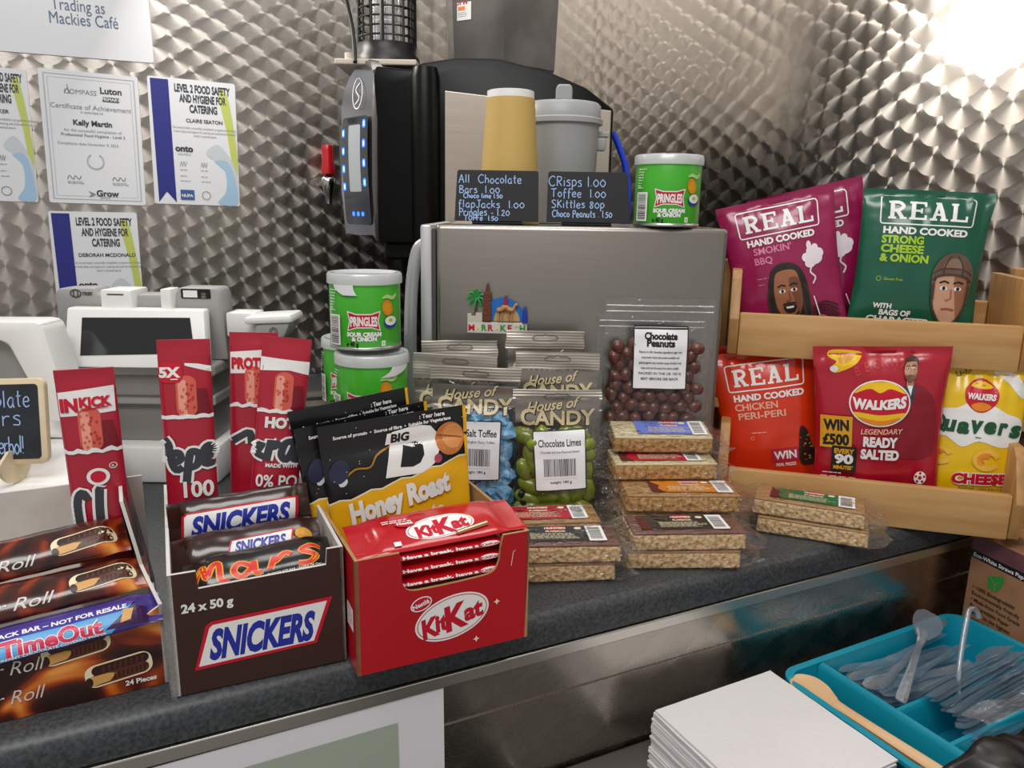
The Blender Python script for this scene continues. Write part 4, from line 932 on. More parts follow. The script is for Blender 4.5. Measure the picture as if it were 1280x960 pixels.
def art_mars(A):
    A.S0 = A.S; A.S = lambda x, y, l=0.0: A.S0(x, y+.0085, l)
    for m_, w_ in ((gold, .0058), (mat('flame red print', '#d8241c', .3), .0038)):
        for pts in ([(-.054, .009), (-.047, .026), (-.043, .030), (-.041, .018), (-.036, .029), (-.031, .030), (-.031, .013), (-.025, .012)], [(-.008, .021), (-.016, .026), (-.021, .019), (-.016, .012), (-.008, .018), (-.005, .025), (-.005, .013), (.000, .013)], [(.006, .013), (.011, .025), (.011, .020), (.019, .027), (.024, .024)], [(.048, .029), (.039, .030), (.032, .026), (.038, .022), (.043, .018), (.037, .012), (.028, .013)]):
            A.line(smooth_pts(pts, 4), w_, m_, keep=True)
        A.n += 1
    A.text('CHOCOLATE BAR / BARRA DE CHOCOLATE', .030, .0068, .0034, white, bold=.02, xs=.8); A.small(-.03, .0042, .085, cream, 2, .0012, .0019)
bar('chocolate_bar', 'black wrapped bar with red and gold script, lying in the front cutout', X(.070, .0240, .0780), (rad(28), rad(-3.5), rad(-1.5)), .100, .038, .022, mat('glossy black wrapper', '#120d0c', .22, coat=.4), bars_g, art_mars, fin=.007)

# red carton of wafer bars
redc = mat('bright red card', '#ba111e', .36, coat=.15); KW = .1525
cut = smooth_pts([(.0365, .101), (.038, .090), (.0385, .075), (.044, .067), (.060, .0655), (.100, .0665), (.118, .069), (.124, .078), (.1255, .090), (.128, .101)], 3)
t, fr, l_, r_ = carton('wafer_bar_carton', 'bright red open carton with white oval logo and kraft inside', (.1375, .551, .0005), rad(-1.1), KW, .163,
   [(0, 0), (KW-.003, 0), (KW, .101)]+cut[::-1]+[(0, .1005)], [(0, 0), (.163, 0), (.163, .096), (0, .1005)], [(0, 0), (.163, 0), (.163, .100), (0, .101)], .088, redc, card_k, insert=(.004, .078, .061))
A = Art(flat((0, -.0002, 0), (1, 0, 0), (0, 0, 1)), .0003, .015)
A.poly(ell(.0815, .0355, .0335, .0198, 40, rot=.20), white); A.poly(ell(.0815, .0355, .0318, .0182, 40, rot=.20), red); A.poly(ell(.0815, .0355, .0310, .0174, 40, rot=.20), white)
def kitkat(A, x, y, s, rot):
    for ch, dx, sz, xs in (('K', -.0185, .0245, .85), ('it', -.0085, .0215, .95), ('K', .0045, .0310, .9), ('at', .0200, .0215, 1.0)):
        A.text(ch, x+dx*s, y+(-.0095+(.002 if ch in ('it', 'at') else 0)-(.0012 if sz > .03 else 0))*s+dx*s*sin(rot), sz*s, red, bold=.045, shear=.12, rot=rot, xs=xs)
kitkat(A, .0815, .0345, 1.0, .2)
A.poly(ell(.0540, .0530, .0095, .0062, 20, rot=.3), white); A.poly(ell(.0540, .0530, .0085, .0052, 20, rot=.3), red); A.text('Nestlé', .0542, .0510, .0056, white, bold=.03, rot=.3)
for x, y in ((.122, .041), (.103, .010)): A.poly([(x, y+.003), (x+.001, y+.001), (x+.003, y), (x+.001, y-.001), (x, y-.003), (x-.001, y-.0008), (x-.003, y), (x-.001, y+.001)], cream)
A.line([(.135, .072), (.137, .085), (.139, .0855)], .0006, cream); A.build('print', fr)
A = Art(flat((-.0003, .12, 0), (0, -1, 0), (0, 0, 1)), .0003); A.rect(.092, .035, .112, .055, white); A.small(.094, .052, .016, red, 6); A.build('print', l_)
wrk = mat('glossy red wrapper', '#bd101d', .2, coat=.4); kg = 'wafer bars in the red carton'
def art_edge(A):
    A.text('Have a break, have a', -.006, .0030, .0100, white, bold=.035, fit=.066); A.poly(ell(.0375, .0062, .0092, .0058, 20), white); A.text('KitKat', .0375, .0038, .0068, red, bold=.04)
for k in range(3):
    bar('wafer_bar', ('lowest of the red wafer bars showing edge-on in the carton cutout', 'middle red wafer bar showing edge-on in the carton cutout', 'third red wafer bar up, directly under the flat one')[k], (.1375+.0815, .551+.030,   .0620+k*.0119), (0, rad(-.6), rad(-2.5)),   .108, .052, .0128, wrk, kg, art_edge, fin=.008)
def art_top(A):
    A.poly(ell(.002, .033, .031, .0155, 36, rot=.10), white); A.poly(ell(.002, .033, .0295, .0140, 36, rot=.10), red); A.poly(ell(.002, .033, .0288, .0134, 36, rot=.10), white); kitkat(A, .002, .032, .86, .1)
    A.poly(ell(-.026, .044, .009, .005, 18), red); A.text('Nestlé', -.026, .0425, .0052, white, bold=.03); A.line([(.012, .020), (.042, .026)], .006, mat('milk chocolate print', '#8a4a2a', .4)); A.line([(.013, .021), (.042, .027)], .0018, cream)
    A.small(-.045, .049, .03, white, 2); A.rect(-.042, .016, -.036, .022, white)
bar('wafer_bar', 'red wafer bar lying flat on top with the white oval logo', (.1375+.080, .551+.036, .0980), (rad(7), rad(-2.0), rad(-3)), .118, .060, .011, wrk, kg, art_top, fin=.016)

# black and yellow peanut pouches
pou = mat('matt black pouch', '#131316', .33, coat=.15); pyel = mat('golden yellow pouch print', '#f0b416', .35)
def pouch(label, loc, rot, seed, w=.148, h=.178):
    t = thing('peanut_pouch', label, 'nut pouch', loc, rot, 'black and yellow peanut pouches')
    S = bag_surface(w, h, .008, .006, .02, .0016, seed, ts=.03, taper=.06); bag_body('pouch', S, w, h, pou, t)
    A = Art(S, .0009, .004); n = 14; kw = w/.148; S0 = S; S = lambda x, y, l=0.0: S0(x*kw, y, l); D6 = lambda x, y, l=0.0: S(x, y+.006, l); A.S = S; w = .148
    top = [(-w/2+w*i/n, .104+.026*i/n+.0016*sin(i*2.1)) for i in range(n+1)]
    A.poly([(-w/2, .001), (w/2, .001)]+[p for p in top[::-1]], pyel); A.line(top, .0016, cream)
    A.poly([(w/2-.0035, .125), (w/2, .125), (w/2, h), (w/2-.0035, h)], pyel)
    A.S = D6
    A.poly([(-.016, .115), (-.004, .157), (.022, .160)]+[(.036, .157), (.043, .148), (.043, .134), (.036, .121), (.022, .114)], white)
    A.poly([(.000, .123), (.006, .1435), (.019, .1445), (.026, .140), (.026, .131), (.021, .124), (.013, .1215)], pou); A.poly([(-.012, .1455), (-.009, .1560), (.016, .1575), (.013, .1460)], white)
    A.text('BIG', .0035, .1472, .0108, black, bold=.05, shear=.15, xs=1.15)
    A.poly(ell(.055, .142, .0155, .016, 28), mat('planet orange print', '#c8773a', .4)); A.poly(ell(.058, .144, .011, .012, 24), mat('planet tan print', '#dc9655', .4)); A.line([(.042, .147), (.068, .141)], .0016, mat('planet brown print', '#9a5526', .4)); A.poly(ell(.040, .125, .0042, .0044, 16), mat('dusky rose print', '#b2475a', .4))
    A.line(smooth_pts([(-.06, .118), (-.045, .128), (-.03, .128), (-.022, .138), (-.008, .144)], 4), .0018, mat('ochre print', '#a8741f', .4)); A.poly(ell(-.058, .118, .005, .0035, 12, rot=.6), mat('silver print', '#cfd2d6', .35)); A.poly(ell(-.060, .128, .012, .009, 16, rot=.9), mat('nebula print', '#232743', .4))
    A.S = S
    A.text('Source of protein  •  Source of fibre  •  Suitable for Vegetarians', -.002, .1655, .0043, white, bold=.03, fit=.118, rot=.02); A.text(': Tear here', .038, .1715, .0058, white, bold=.03)
    R = random.Random(seed)
    for k in range(26): x, y = R.uniform(-.07, .07), R.uniform(.112, .176); A.poly(ell(x, y, .0004, .0004, 6), white); A.n -= 1
    A.n += 1
    A.otext('Honey Roast', -.002, .0915, .0270, white, gold, .02, bold=.055, shear=.12, rot=.15, fit=.108); A.otext('Peanuts', .010, .0690, .0240, white, gold, .02, bold=.055, shear=.12, rot=.15, fit=.066)
    for k in range(3): A.poly(ell(.02+k*.02, .02+.004*(k % 2), .009, .006, 14, rot=k), mat('roast peanut print', '#c98436', .45))
    A.build('print', t); return t
pouch('black and yellow peanut pouch standing foremost in the red carton', (.221, .663, .003), (rad(-5), rad(-3.5), rad(-2)), 1, .144, .178)
pouch('black and yellow peanut pouch directly behind the foremost one, its edge showing', (.203, .680, .006), (rad(-4), rad(-6), rad(3)), 2, .130, .176)
pouch('black and yellow peanut pouch rearmost in the carton, only its dark top showing', (.196, .695, .012), (rad(-3), rad(-6.5), rad(2)), 3, .116, .183)

# ------------------------------------------------------------------ wafer roll carton and its bars
TW = .26
t, fr, l_, r_ = carton('wafer_roll_carton', 'brown and amber open carton printed with chocolate rolls, cut by the photo edge', (-.26, .600, .0005), rad(1.4), TW, .20,
   [(0, 0), (TW, 0), (TW, .068), (TW-.01, .062), (.10, .053), (0, .05)], [(0, 0), (.20, 0), (.20, .10), (.03, .07), (0, .052)], [(0, 0), (.20, 0), (.20, .138), (.05, .138), (.042, .085), (.03, .077), (0, .068)], .11, cocoa, card_w, insert=(.004, .09, .045))
A = Art(flat((0, -.0002, 0), (1, 0, 0), (0, 0, 1)), .0003, .015)
roll_picture(A, .200, .045, .021, cream, .12); roll_picture(A, .2265, .0195, .0215, cream, .10)
scr = mat('silver script print', '#d9d4cf', .35)
A.text('Wafer Roll', .150, .036, .015, scr, shear=.35, bold=-.005, xs=.9); A.text('Wafer Roll', .148, .013, .015, scr, shear=.35, bold=-.005, xs=.9); A.text('24 Pieces', .2405, .0062, .0058, white, bold=.03); A.build('print', fr)
lean = lambda y, z: -.020*min(1, max(0, y/.05))*min(1, z/.138)
for v in r_.data.vertices: v.co.x += lean(v.co.y, v.co.z)
A = Art(lambda x, y, l=0.0: Vector((TW+.0003+l+lean(x, y), x, y)), .0003, .02); A.text('Wafer Roll', .11, .075, .022, mat('mauve print', '#6a4a6a', .4), shear=.3, bold=.02); A.build('print', r_)
A = Art(lambda x, y, l=0.0: Vector((TW-.0031-l+lean(.2-x, y), .2-x, y)), .0003, .02); A.rect(.004, .07, .148, .136, cocoa); A.build('inside_print', r_, label='dark brown printed inside flap')
wg = 'bars in the brown and amber carton'
def art_wafer(A, L=.2):
    A.text('Wafer Roll', .004, .014, .017, scr, shear=.35, bold=.0, xs=.95); roll_picture(A, .073, .027, .0215, cream, .13)
def art_time(A, L=.2):
    A.poly([(-L*.5, .004), (L*.36, .004), (L*.44, .030), (-L*.5, .030)], sky_p); A.poly([(-L*.5, .0245), (L*.40, .0245), (L*.46, .033), (-L*.5, .033)], mat('royal violet print', '#43309a', .35)); A.poly([(L*.34, .010), (L*.44, .028), (L*.49, .027), (L*.49, .008)], mat('plum print', '#3c1a4c', .35))
    A.text('MULTIPACK BAR – NOT FOR RESALE', .032, .0266, .0056, white, bold=.035, fit=.105)
    A.otext('TimeOut', .034, .0088, .0200, mat('raspberry print', '#d02a55', .35), white, .03, bold=.04, fit=.066); A.text('CREAMY CHOCOLATE COVERED WAFER', .034, .0052, .0040, white, bold=.03, fit=.07)
    A.poly([(L*.395, .014), (L*.43, .015), (L*.445, .025), (L*.41, .025)], mat('wafer print'))
Xw = lambda x, y, z: (-.26+x, .600+y, z)
bar('chocolate_bar', 'blue and purple wrapped bar lying across the front edge of the amber carton', Xw(.152, .0145, .0500), (rad(28), rad(-4.2), rad(1.5)), .195, .030, .016, mat('glossy violet wrapper', '#3b2a7d', .22, coat=.4), wg, art_time)
wrw = flame('glossy cocoa and amber wrapper', .2, .4)
bar('chocolate_bar', 'brown wafer roll bar just above the blue and purple one', Xw(.148, .046, .066), (rad(24), rad(-3.5), rad(2)), .190, .036, .020, wrw, wg, art_wafer)
bar('chocolate_bar', 'brown wafer roll bar uppermost in the amber carton, below the chalkboard drawer', Xw(.136, .078, .086), (rad(30), rad(-5.0), rad(2)), .190, .038, .022, wrw, wg, art_wafer)

# ------------------------------------------------------------------ red snack-stick packs
sti = mat('deep red foil', '#b01932', .3, coat=.3); meat = mat('salami print', '#d8604f', .4); meat_l = mat('pale salami print', '#eea08c', .4); shade_r = mat('maroon print', '#7d1023', .35)
def stick(label, loc, rot, kind, seed, w=.0435, h=.245):
    t = thing('snack_stick_pack', label, 'snack stick', loc, rot, 'red snack stick packs')
    S = bag_surface(w, h, .0065, .008, .02, .0011, seed); bag_body('pack', S, w, h, sti, t, 18, 60)
    A = Art(lambda x, y, l=0.0: S(x, h-(h-y)*.87, l), .00025, .006); w2 = w/2
    jag = lambda y, s, am=.0012: [(-w2+w*i/12, y+am*sin(i*1.9+s)+am*.6*sin(i*4.3+s)) for i in range(13)]
    mid = jag(h-.076, seed); top = jag(h-.024, seed+1, .0008)
    if kind in ('kick', 'pro'): A.poly([(-w2*.96, h-.044), (w2*.92, h-.042), (w2*.94, h-.017), (-w2*.96, h-.021)], white)
    elif kind == 'hot': A.poly([(-w2, h-.036), (w2*.2, h-.034), (w2, h-.030-.008), (w2, h-.024), (-w2, h-.0215)], white)
    else: A.poly([(w2*.0, h-.026), (w2, h-.0335), (w2, h-.0275), (w2*.5, h-.0245), (0, h-.0235)], white)
    A.poly([(w2*.28, h-.076), (w2*.28, h-.050), (w2*.8, h-.050), (w2*.95, h-.076)], shade_r)
    A.poly(rr_poly(-w2*.38, w2*.40, h-.078, h-.036 if kind in ('kick', 'pro') else h-.036, .008, 5), meat); A.poly(rr_poly(-w2*.30, w2*.02, h-.078, h-.040, .003, 4), meat_l)
    R = random.Random(seed)
    for k in range(22): x, y = R.uniform(-w2*.3, w2*.3), R.uniform(h-.074, h-.042); A.poly(ell(x, y, .0011, .0016, 7), meat if x < 0 else mat('brick red print', '#b8352e', .4)); A.n -= 1
    A.n += 1
    A.poly(mid+jag(h-.080, seed, .0006)[::-1], white)
    if kind == 'kick':
        A.text('IN', -w2*.62, h-.039, .0165, red, bold=.06, xs=.8); A.text('KICK', w2*.28, h-.0355, .0125, red, bold=.055, xs=.8); A.line([(-.004, h-.038), (.015, h-.0365)], .0012, red)
    if kind == 'x':
        A.poly(rr_poly(-w2, -.002, h-.043, h-.022, .006, 4), red); A.text('5X', -.0125, h-.037, .0135, white, bold=.05); A.line([(-.012, h-.0395), (-.006, h-.0393)], .001, white)
    if kind == 'pro': A.text('PROTEIN', .0, h-.038, .0155, red, bold=.06, fit=.040)
    if kind == 'hot': A.text('HOT', .0, h-.0955, .0150, white, bold=.06, xs=.85)
    # big handwritten logo running up the pack (only part of the word is on this side)
    if kind == 'kick':
        for m_, w_ in ((white, .0112), (dk_ink, .0068)):
            A.line(smooth_pts([(-.016, h-.165), (-.0165, h-.130), (-.012, h-.118), (-.008, h-.125)], 4), w_, m_, keep=True); A.line(smooth_pts([(.000, h-.170), (.000, h-.140), (.0015, h-.118), (.002, h-.116)], 4), w_, m_, keep=True); A.n += 1
        A.poly(ell(.002, h-.1035, .0088, .0086, 22), white); A.poly(ell(.002, h-.1035, .0060, .0058, 20), red); A.line(ell(.0140, h-.094, .0028, .0028, 14), .0006, white, closed=True); A.text('R', .0140, h-.0957, .004, white)
    else:
        strokes = {'x': [[(-.021, h-.100), (-.017, h-.108), (-.018, h-.125)], [(-.015, h-.126), (-.008, h-.122), (-.009, h-.115), (-.014, h-.116), (-.0155, h-.124), (-.012, h-.133), (-.006, h-.130)], [(-.004, h-.147), (.000, h-.118), (.004, h-.114), (.008, h-.118), (.006, h-.128), (.000, h-.131)], [(.011, h-.123), (.017, h-.120), (.0195, h-.113), (.0165, h-.109), (.012, h-.115), (.013, h-.128), (.0205, h-.127)]],
                   'pro': [[(-.020, h-.118), (-.012, h-.112), (-.004, h-.108), (-.002, h-.120)], [(.004, h-.133), (.008, h-.108), (.013, h-.114), (.019, h-.110)]],
                   'hot': [[(-.021, h-.119), (-.015, h-.114), (-.019, h-.124), (-.012, h-.128)], [(-.010, h-.131), (-.007, h-.110), (-.005, h-.117), (.001, h-.110)], [(.013, h-.110), (.006, h-.112), (.003, h-.124), (.008, h-.130), (.013, h-.120), (.015, h-.112), (.014, h-.128), (.0205, h-.130)]]}[kind]
        for m_, w_ in ((white, .0118), (dk_ink, .0072)):
            for p in strokes: A.line(smooth_pts(p, 4), w_, m_, keep=True)
            A.n += 1
        if kind == 'x': A.text('100', .006, h-.162, .0230, white, bold=.03, xs=.85)
        if kind == 'pro': A.text('%', .010, h-.156, .0200, white, bold=.03)
        if kind == 'hot': A.text('MADE WITH', .004, h-.1385, .0058, white, bold=.04, xs=.9); A.text('0% PO', .001, h-.160, .0185, white, bold=.02, fit=.038)
    A.build('print', t); return t
stick('red snack stick pack standing alone in the amber carton beside the chalkboard', (-.0375, .700, .004), (rad(0), rad(-1), rad(-6)), 'kick', 2.2, h=.236)
stick('red snack stick pack standing first in the brown carton, apart from its pair', (.0315, .712, .004), (rad(-3), rad(.5), rad(-8)), 'x', 3.1, h=.252)
stick('red snack stick pack tucked behind the spicy one in the brown carton', (.083, .735, .004), (rad(-3), rad(3), rad(-8)), 'pro', 4.7, h=.252)
stick('red snack stick pack reading HOT, leaning sideways in the brown carton', (.089, .708, .004), (rad(-3), rad(7.5), rad(-8)), 'hot', 5.9, h=.252)
# ------------------------------------------------------------------ crisp bags in the rack
def head(A, x, y, s, skin, hair, kind):
    """a small printed portrait: generic face, drawn flat as packaging print"""
    T = lambda pts: [(x+a*s, y+b*s) for a, b in pts]
    lip = mat('lip print', '#a4544a', .5); eye = white; dk = hair_d
    sk2 = mat('shadow '+skin.name, {'brown print': '#7d4a31', 'rosy print': '#b58369', 'tan print': '#a06c4e'}[skin.name], .5)
    if kind == 'locks':
        A.poly(T(smooth_pts([(-.75, -1.15), (-.72, .2), (-.5, .95), (0, 1.15), (.5, .95), (.74, .3), (.8, -1.2), (.45, -1.1), (-.4, -1.1)], 4, True)), hair)
        for k in range(7): A.line(T(smooth_pts([(-.66+.21*k, .9-.2*abs(k-3)), (-.75+.25*k, .0), (-.74+.25*k+.05*(k % 2), -1.2)], 4)), .07*s, mat('warm brown print', '#3d2b22', .5), keep=True)
        A.n += 1
    A.poly(T([(-.28, -1.2), (.3, -1.2), (.3, -.6), (-.28, -.6)]), sk2)
    A.poly(T(smooth_pts([(-.47, .45), (-.5, .0), (-.43, -.45), (-.2, -.82), (0, -.9), (.22, -.82), (.44, -.45), (.5, .0), (.47, .45), (.3, .85), (-.3, .85)], 4, True)), skin)
    A.poly(T(smooth_pts([(.1, .6), (.47, .5), (.46, -.3), (.3, -.72), (.2, -.2), (.12, .2)], 4, True)), sk2)
    for sx in (-.21, .22):
        A.poly(T(ell(sx, .18, .12, .065, 14)), eye); A.poly(T(ell(sx+.01, .18, .055, .062, 10)), dk); A.line(T([(sx-.15, .34), (sx, .40), (sx+.15, .35)]), .055*s, dk)
    A.line(T([(.03, .15), (.06, -.12), (-.06, -.2), (-.1, -.16)]), .045*s, sk2)
    if kind == 'locks':
        A.poly(T(smooth_pts([(-.24, -.36), (0, -.30), (.24, -.36), (.15, -.58), (-.12, -.58)], 3, True)), dk); A.poly(T([(-.15, -.37), (.15, -.37), (.12, -.44), (-.12, -.44)]), eye); A.line(T([(-.25, -.28), (0, -.25), (.25, -.28)]), .05*s, dk); A.line(T(smooth_pts([(-.3, -.6), (0, -.82), (.3, -.6)], 4)), .07*s, dk)
    else:
        A.line(T([(-.2, -.47), (0, -.45), (.2, -.48)]), .06*s, lip)
    if kind == 'cap':
        le = mat('worn leather print', '#6b5143', .5); l2 = mat('leather seam print', '#4a372e', .5); l3 = mat('leather shine print', '#8c705f', .5)
        A.poly(T(smooth_pts([(-.62, .3), (-.6, .75), (-.35, 1.15), (0, 1.28), (.38, 1.15), (.62, .75), (.62, .3), (.45, .5), (0, .58), (-.45, .5)], 4, True)), le)
        A.poly(T(smooth_pts([(-.3, .75), (-.25, 1.0), (0, 1.12), (.25, 1.0), (.3, .75), (0, .8)], 3, True)), l3)
        for pts in ([(-.3, .55), (-.25, .9), (-.1, 1.2)], [(.3, .55), (.27, .9), (.1, 1.2)], [(-.6, .62), (-.3, .78), (.3, .78), (.6, .62)], [(-.62, .4), (-.4, .56), (0, .62), (.42, .56), (.62, .4)]): A.line(T(smooth_pts(pts, 4)), .05*s, l2, keep=True)
        A.poly(T([(-.62, .35), (-.5, .4), (-.47, -.2), (-.56, -.25)]), le); A.poly(T([(.62, .35), (.5, .4), (.48, -.2), (.57, -.25)]), le)
        A.line(T(smooth_pts([(-.56, .3), (-.5, -.4), (-.2, -.9), (.1, -.98), (.45, -.5), (.56, .3)], 4)), .06*s, l2)
    if kind == 'short':
        A.poly(T(smooth_pts([(-.5, .35), (-.52, .8), (-.2, 1.12), (.3, 1.1), (.55, .8), (.5, .35), (.4, .7), (-.1, .72), (-.4, .65)], 3, True)), hair)
        A.poly(T(smooth_pts([(-.44, -.2), (-.38, -.6), (0, -.92), (.4, -.6), (.45, -.2), (.3, -.4), (.2, -.32), (-.2, -.32), (-.3, -.4)], 3, True)), mat('stubble print', '#7d5a45', .5)); A.line(T([(-.18, -.5), (.18, -.5)]), .05*s, lip)
def stamp(A, y, w, m):
    """rough white frame with slab lettering"""
    x = w/2
    fr = rr_poly(-x, x, y, y+.0345, .004, 3); R = random.Random(2)
    A.line([(a+R.uniform(-.0003, .0003), b+R.uniform(-.0003, .0003)) for a, b in fr], .0016, m, closed=True)
    A.slab('REAL', -x*.83, y+.0060, .0225, w*.185, m, .22, w*.222)
def crisp(label, s, tt, z, roll, lean, w, h, bulge, m, seed, art, yaw=0, pinch=.05, taper=.0):
    p = rk(s, tt, z)
    t = thing('crisp_bag', label, 'crisp packet', (p.x, p.y, p.z), (rad(-lean), rad(roll), RA+rad(yaw)), None)
    S = bag_surface(w, h, bulge, .010, pinch, .0024, seed, taper=taper, pleat=.0058); bag_body('packet', S, w, h, m, t)
    A = Art(S, .0003, .006); art(A, w, h); A.build('print', t); return t
foil = lambda k, c: mat(k, c, .27, coat=.35)
mag = foil('magenta foil', '#98124f'); grn = foil('bottle green foil', '#0f5a42'); ora = foil('vermilion foil', '#dc3413'); cri = foil('crimson foil', '#b3122b'); yel = foil('lemon yellow foil', '#f2c710')
pink_p = mat('soft pink print', '#e07fa6', .4); smoke_p = mat('smoke print', '#efe3ea', .5); peach_p = mat('peach print', '#f3b79c', .4)
def a_mag(A, w, h):
    stamp(A, h-.0465, w*.70, white); A.text('HAND COOKED', 0, h-.0585, .0115, white, bold=.045, fit=w*.60); A.text("SMOKIN'", -w*.09, h-.0705, .0125, pink_p, bold=.02, fit=w*.34); A.text('BBQ', -w*.185, h-.0835, .0125, pink_p, bold=.02, fit=w*.16)
    A.small(-w*.27, h-.103, w*.16, pink_p, 1); A.small(-w*.27, h-.111, w*.08, pink_p, 1)
    for cx, cy, rx, ry in ((.23, .093, .05, .006), (.27, .088, .075, .008), (.20, .085, .04, .006), (.25, .078, .045, .007), (.31, .082, .05, .007), (.235, .070, .022, .006), (.285, .074, .03, .005)): A.poly(ell(w*cx, h-cy, w*rx, ry, 18), smoke_p); A.n -= 1
    A.n += 1; A.line(smooth_pts([(w*.25, h-.095), (w*.22, h-.104), (w*.26, h-.112), (w*.23, h-.120)], 4), .0022, smoke_p)
    head(A, -w*.01, .066, .038, skin_b, hair_d, 'locks')
    for k in range(6): A.line(smooth_pts([(w*.2, .045-.003*k), (w*.32, .05-.004*k), (w*.44, .042-.006*k)], 3), .0018, hair_d, keep=True)
    A.n += 1; A.line([(w*.22, .06), (w*.25, .035), (w*.27, .028)], .0015, white); A.poly(smooth_pts([(w*.21, .03), (w*.27, .034), (w*.33, .028), (w*.30, .018), (w*.22, .018)], 3, True), skin_b)
crisp('magenta crisp bag in front on the upper tier with smoking dreadlocked head print', .072, .110, .203, -13, 4, .150, .196, .016, mag, 7.3, a_mag, 3, taper=.10)
crisp('magenta crisp bag half hidden between the front magenta and the green one', .116, .152, .204, -14, 1, .148, .208, .010, mag, 8.1, a_mag, 0)
def a_grn(A, w, h):
    stamp(A, h-.0435, w*.72, white); A.text('HAND COOKED', 0, h-.0555, .0115, white, bold=.045, fit=w*.66)
    for i, (s, f) in enumerate((('STRONG', .33), ('CHEESE', .34), ('& ONION', .385))): A.text(s, -w*.335, h-.0675-.0115*i, .0130, lime_p, bold=.045, fit=w*f, align='l')
    A.line(ell(-w*.32, h-.113, .0028, .0028, 14), .0006, lime_p, closed=True); A.text('Gluten Free', -w*.28, h-.1145, .0048, lime_p, align='l', fit=w*.15)
    A.text('WITH', -w*.33, .050, .0085, white, bold=.045, align='l'); A.text('BAGS OF', -w*.27, .0415, .0095, white, bold=.045, align='l'); A.text('CHARACTER', -w*.36, .032, .0105, white, bold=.045, align='l', fit=w*.5)
    head(A, w*.26, .073, .040, skin_a, hair_d, 'cap')
crisp('green crisp bag on the upper tier printed with a man in a leather cap', .206, .112, .205, 2.2, 4, .152, .200, .017, grn, 9.6, a_grn, 1)
def a_ora(A, w, h):
    stamp(A, h-.0510, w*.72, white); A.text('HAND COOKED', .002, h-.0640, .0115, white, bold=.045, fit=w*.68); A.text('CHICKEN', -w*.33, h-.0765, .0125, peach_p, bold=.02, align='l', fit=w*.42); A.text('PERI-PERI', -w*.31, h-.0885, .0125, peach_p, bold=.02, align='l', fit=w*.47)
    A.small(-w*.2, h-.108, w*.2, peach_p, 1); A.line(ell(-w*.2, h-.1145, .0022, .0022, 12), .0005, peach_p, closed=True)
    A.rect(-w*.03, .040, w*.25, .058, mat('raspberry block print', '#b3213f', .4)); A.text('WIN', w*.11, .0440, .0150, white, bold=.03, fit=w*.23); A.text('REAL PRIZES', w*.11, .034, .0062, white, bold=.02, fit=w*.2)
    ch = mat('charred print', '#2a1a14', .5); A.poly(smooth_pts([(w*.26, .035), (w*.27, .07), (w*.30, .085), (w*.36, .078), (w*.40, .055), (w*.47, .035)], 4, True), ch)
    R = random.Random(3)
    for k in range(16): A.poly(ell(R.uniform(w*.28, w*.40), R.uniform(.038, .076), .0017, .0012, 7), (red, orange_p, green_p)[k % 3]); A.n -= 1
    A.n += 1
crisp('bright orange-red crisp bag in front on the lower tier, beside the flapjacks', .063, .060, .013, -11, 4, .140, .190, .016, ora, 3.3, a_ora, 4, taper=.12)
crisp('orange-red crisp bag at the back of the lower tier, only a sliver showing', .058, .112, .013, -8, 1, .132, .190, .010, ora, 4.9, a_ora, 2)
gold_y = mat('sunny yellow print', '#f5c518', .35)
